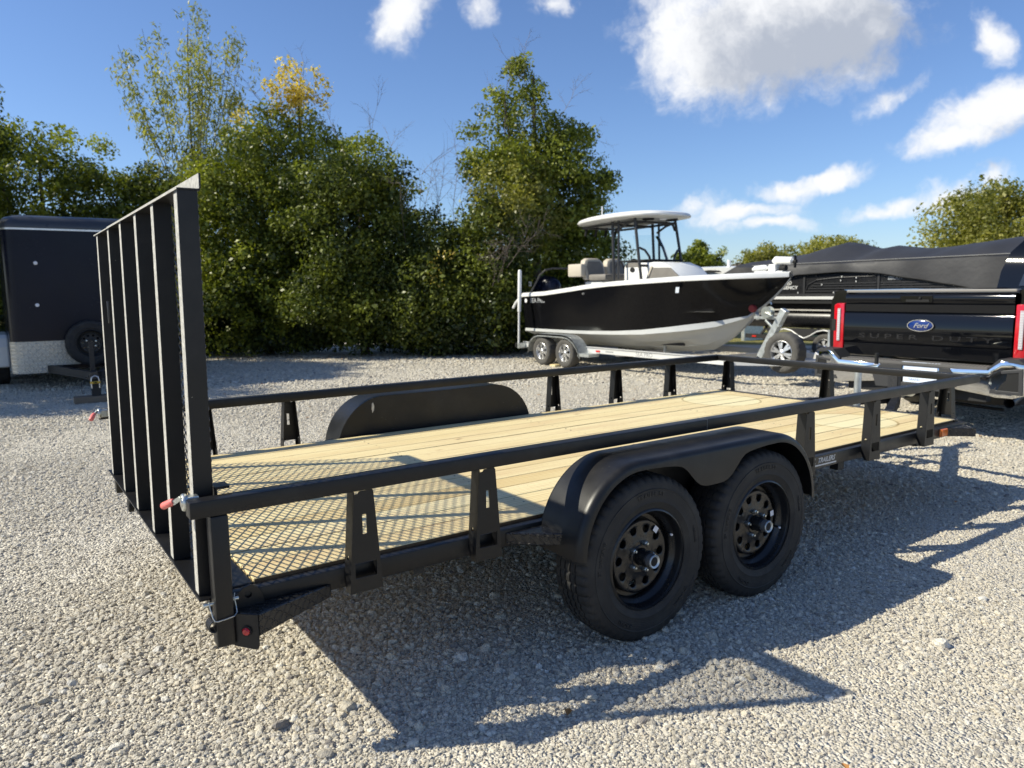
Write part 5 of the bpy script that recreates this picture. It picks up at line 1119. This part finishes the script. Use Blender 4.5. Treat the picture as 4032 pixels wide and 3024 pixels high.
tree('broadleaf_tree', 'tallest leafy tree, with a pointed top, behind the motorboat stern', 'tree', (10.1, 11.7), lobe(R, (-.2, .2, 4.2), 1.45, 1.3, 1.4, 130, (.24, .5)) + spire(R, (-.45, .2, 4.9), 1.65, 1.15, .25, 66, (.18, .38)) + lobe(R, (.3, 0, 2.8), 1.7, 1.2, 1.3, 95) + lobe(R, (1.1, -.6, 3.85), .65, .5, .6, 30, (.2, .38)) + lobe(R, (.6, -.3, 4.8), .7, .5, .5, 26, (.2, .34)), 'leaf_green', .075, 170, tr(6.2, -.1, 0, .12), tint=(.05, .9), group=G1, seed=9,
     extra=[('leaf_olive', lobe(R, (-.7, -.5, 4.0), .55, .4, 1.2, 26, (.2, .36)) + lobe(R, (-.2, -.8, 3.0), .5, .3, .7, 14, (.2, .3)), (.1, 1), .07, 150)], twigs=[(-.35, 0, 6.0, -.1, 0, 1, .8), (.9, 0, 4.4, .5, 0, 1, 1.2), (-.9, 0, 4.8, -.3, 0, 1, 1.5), (.5, 0, 5.2, .35, 0, 1, 1.0)])
R = RR(10)
tree('leafy_shrub', 'olive shrub with a tangle of grey dead vines, left of the guide post', 'shrub', (8.6, 11.3), lobe(R, (0, 0, 2.2), .95, .8, 1.5, 70) + lobe(R, (0, 0, .9), 1.2, .7, .9, 45), 'leaf_dark', .07, 185, tr(3.6, 0, 0, .06), group=G1, seed=10,
     extra=[('leaf_olive', lobe(R, (.1, -.4, 3.3), .8, .5, .8, 34, (.2, .36)), (.1, 1), .07, 150), ('leaf_dry', lobe(R, (-.5, -.8, 2.1), .35, .2, .5, 10, (.14, .25)), (0, 1), .05, 80)], twigs=[(-.55+.12*k, -.75, 1.5+.13*k, -.2+.1*k, -.5, 1.0, .8) for k in range(6)])
R = RR(11)
tree('leafy_shrub', 'green shrub seen through the motorboat hardtop frame', 'shrub', (11.6, 12.0), lobe(R, (0, 0, 2.0), 1.3, 1.0, 1.15, 85, (.25, .45)) + lobe(R, (.5, 0, 1.0), 1.4, .8, 1.0, 50) + lobe(R, (-.6, 0, 2.9), .7, .6, .5, 24, (.2, .35)), 'leaf_green', .07, 180, tr(3, 0, 0, .06), tint=(0, .8), group=G1, seed=11)
R = RR(12)
tree('leafy_shrub', 'low dark shrub between the cargo trailer and the ramp gate', 'shrub', (2.6, 16.4), lobe(R, (0, 0, 1.6), 1.5, .9, 1.5, 90), 'leaf_dark', .075, 190, tr(2.5, 0, 0, .05), group=G1, seed=12)
G2 = 'distant trees beyond the lot'
FT = [((47.2, 38.9), 5.4, 2.2, 'round deep green tree far away beside the motorboat console', 'leaf_green', 1), ((60.5, 42.0), 5.7, 3.4, 'wide light green tree far off, left of the tent shaped cover', 'leaf_olive', 2), ((65.2, 38.6), 6.5, 4.2, 'distant light green tree above the black fabric cover', 'leaf_olive', 3), ((61.5, 22.5), 9.9, 5.6, 'large round distant tree above the pickup truck', 'leaf_olive', 4), ((53.8, 40.6), 3.6, 1.7, 'small reddish brown distant tree behind the white post', 'leaf_dry', 5), ((69, 27), 6.0, 4.5, 'distant tree behind the big round tree, half hidden', 'leaf_green', 6)]
for (bx_, by_), h, w, lab, lf, i in FT:
    R = RR(20+i)
    cl = lobe(R, (0, 0, h*.58), w, w, h*.36, 150, (w*.16, w*.27), .35) + lobe(R, (0, 0, h*.3), w*.9, w*.9, h*.28, 60, (w*.14, w*.24), .4)
    tree('distant_tree', lab, 'tree', (bx_, by_), cl, lf, .24, 3000*.030/w, [([(0, 0, 0), (.1, 0, h*.5), (0, 0, h*.85)], .25, .08)], tint=(.1, .9), group=G2, seed=30+i, flat=.85)
R = RR(13)
tree('broadleaf_tree', 'round leafy tree beyond the left edge, shading the ground before the cargo trailer', 'tree', (-3.3, 11.6), lobe(R, (0, 0, 3.2), 1.9, 1.6, 1.9, 130, (.3, .55)), 'leaf_green', .09, 150, tr(4), group=G1, seed=13)
for i, (bx_, by_, h, w) in enumerate(((-4.9, 16.4, 9.8, 2.3), (-5.4, 19.4, 7.4, 2.2))):
    R = RR(60+i)
    tree('tall_tree', ['tallest tree, standing beyond the left edge and shading the hedge', 'shorter tree beyond the left edge, farther back than the tallest one'][i], 'tree', (bx_, by_), lobe(R, (0, 0, h*.58), w, w, h*.40, 240, (.4, .75), .25), 'leaf_green', .16, 110, tr(h*.9), group='tall trees beyond the left edge', seed=60+i)
# undergrowth that closes the foot of the hedge
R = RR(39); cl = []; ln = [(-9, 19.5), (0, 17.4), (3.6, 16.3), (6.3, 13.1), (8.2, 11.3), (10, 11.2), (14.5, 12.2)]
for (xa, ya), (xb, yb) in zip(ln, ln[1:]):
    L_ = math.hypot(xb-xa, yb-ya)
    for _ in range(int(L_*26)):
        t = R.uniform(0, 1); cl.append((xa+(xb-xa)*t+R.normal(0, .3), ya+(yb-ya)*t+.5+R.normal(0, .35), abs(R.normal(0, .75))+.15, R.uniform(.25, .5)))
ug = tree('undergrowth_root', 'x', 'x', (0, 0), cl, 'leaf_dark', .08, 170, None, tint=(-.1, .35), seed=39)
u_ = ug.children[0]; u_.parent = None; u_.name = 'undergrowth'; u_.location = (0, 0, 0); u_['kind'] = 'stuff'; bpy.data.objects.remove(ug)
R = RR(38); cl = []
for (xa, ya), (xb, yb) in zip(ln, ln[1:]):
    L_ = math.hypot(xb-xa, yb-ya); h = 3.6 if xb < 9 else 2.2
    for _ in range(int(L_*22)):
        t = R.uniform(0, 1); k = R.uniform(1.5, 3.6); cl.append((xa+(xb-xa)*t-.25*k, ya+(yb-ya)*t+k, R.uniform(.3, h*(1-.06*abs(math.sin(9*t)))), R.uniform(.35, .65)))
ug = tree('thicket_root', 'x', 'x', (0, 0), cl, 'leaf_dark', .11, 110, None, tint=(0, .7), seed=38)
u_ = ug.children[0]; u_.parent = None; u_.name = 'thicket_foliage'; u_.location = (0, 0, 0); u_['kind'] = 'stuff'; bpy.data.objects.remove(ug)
# far hedge line on the horizon
R = RR(40); hp = []
cl = []
for k in range(220):
    a = R.uniform(-.35, 1.5); d = R.uniform(95, 120); cl.append((d*math.cos(a), d*math.sin(a), R.uniform(.8, 3.0), R.uniform(1.2, 2.6)))
tl = tree('treeline', 'x', 'x', (0, 0), cl, 'leaf_dark', .7, 14, None, seed=41)
for k in ('label', 'category'): del tl[k]
ch_ = tl.children[0]; ch_.parent = None; ch_.name = 'far_treeline'; ch_.location = (0, 0, 0); ch_['kind'] = 'stuff'; bpy.data.objects.remove(tl)
# fallen leaves scattered on the gravel
R = RR(50); n = 900; me_v = []; me_f = []
for k in range(n):
    if k < 700: t = R.uniform(-.1, 1.05); x, y = 3.2+6.2*t+R.normal(0, .5), 15.6-5.0*t+R.normal(0, .55)
    else: x, y = R.uniform(1, 12), R.uniform(-2, 12)
    if 0 < x < 5 and 0 < y < 2.2: continue
    s_ = R.uniform(.012, .03); a = R.uniform(0, 6.28); c, q = math.cos(a)*s_, math.sin(a)*s_; o = len(me_v); z = R.uniform(.010, .022)
    me_v += [(x+c, y+q, z), (x-q*.6, y+c*.6, z+.006), (x-c, y-q, z), (x+q*.6, y-c*.6, z+.008)]; me_f.append((o, o+1, o+2, o+3))
lm = MB(); lm.v = me_v; lm.f = me_f
fl_ = part('fallen_leaves', lm, 'leaf_litter'); fl_['kind'] = 'stuff'
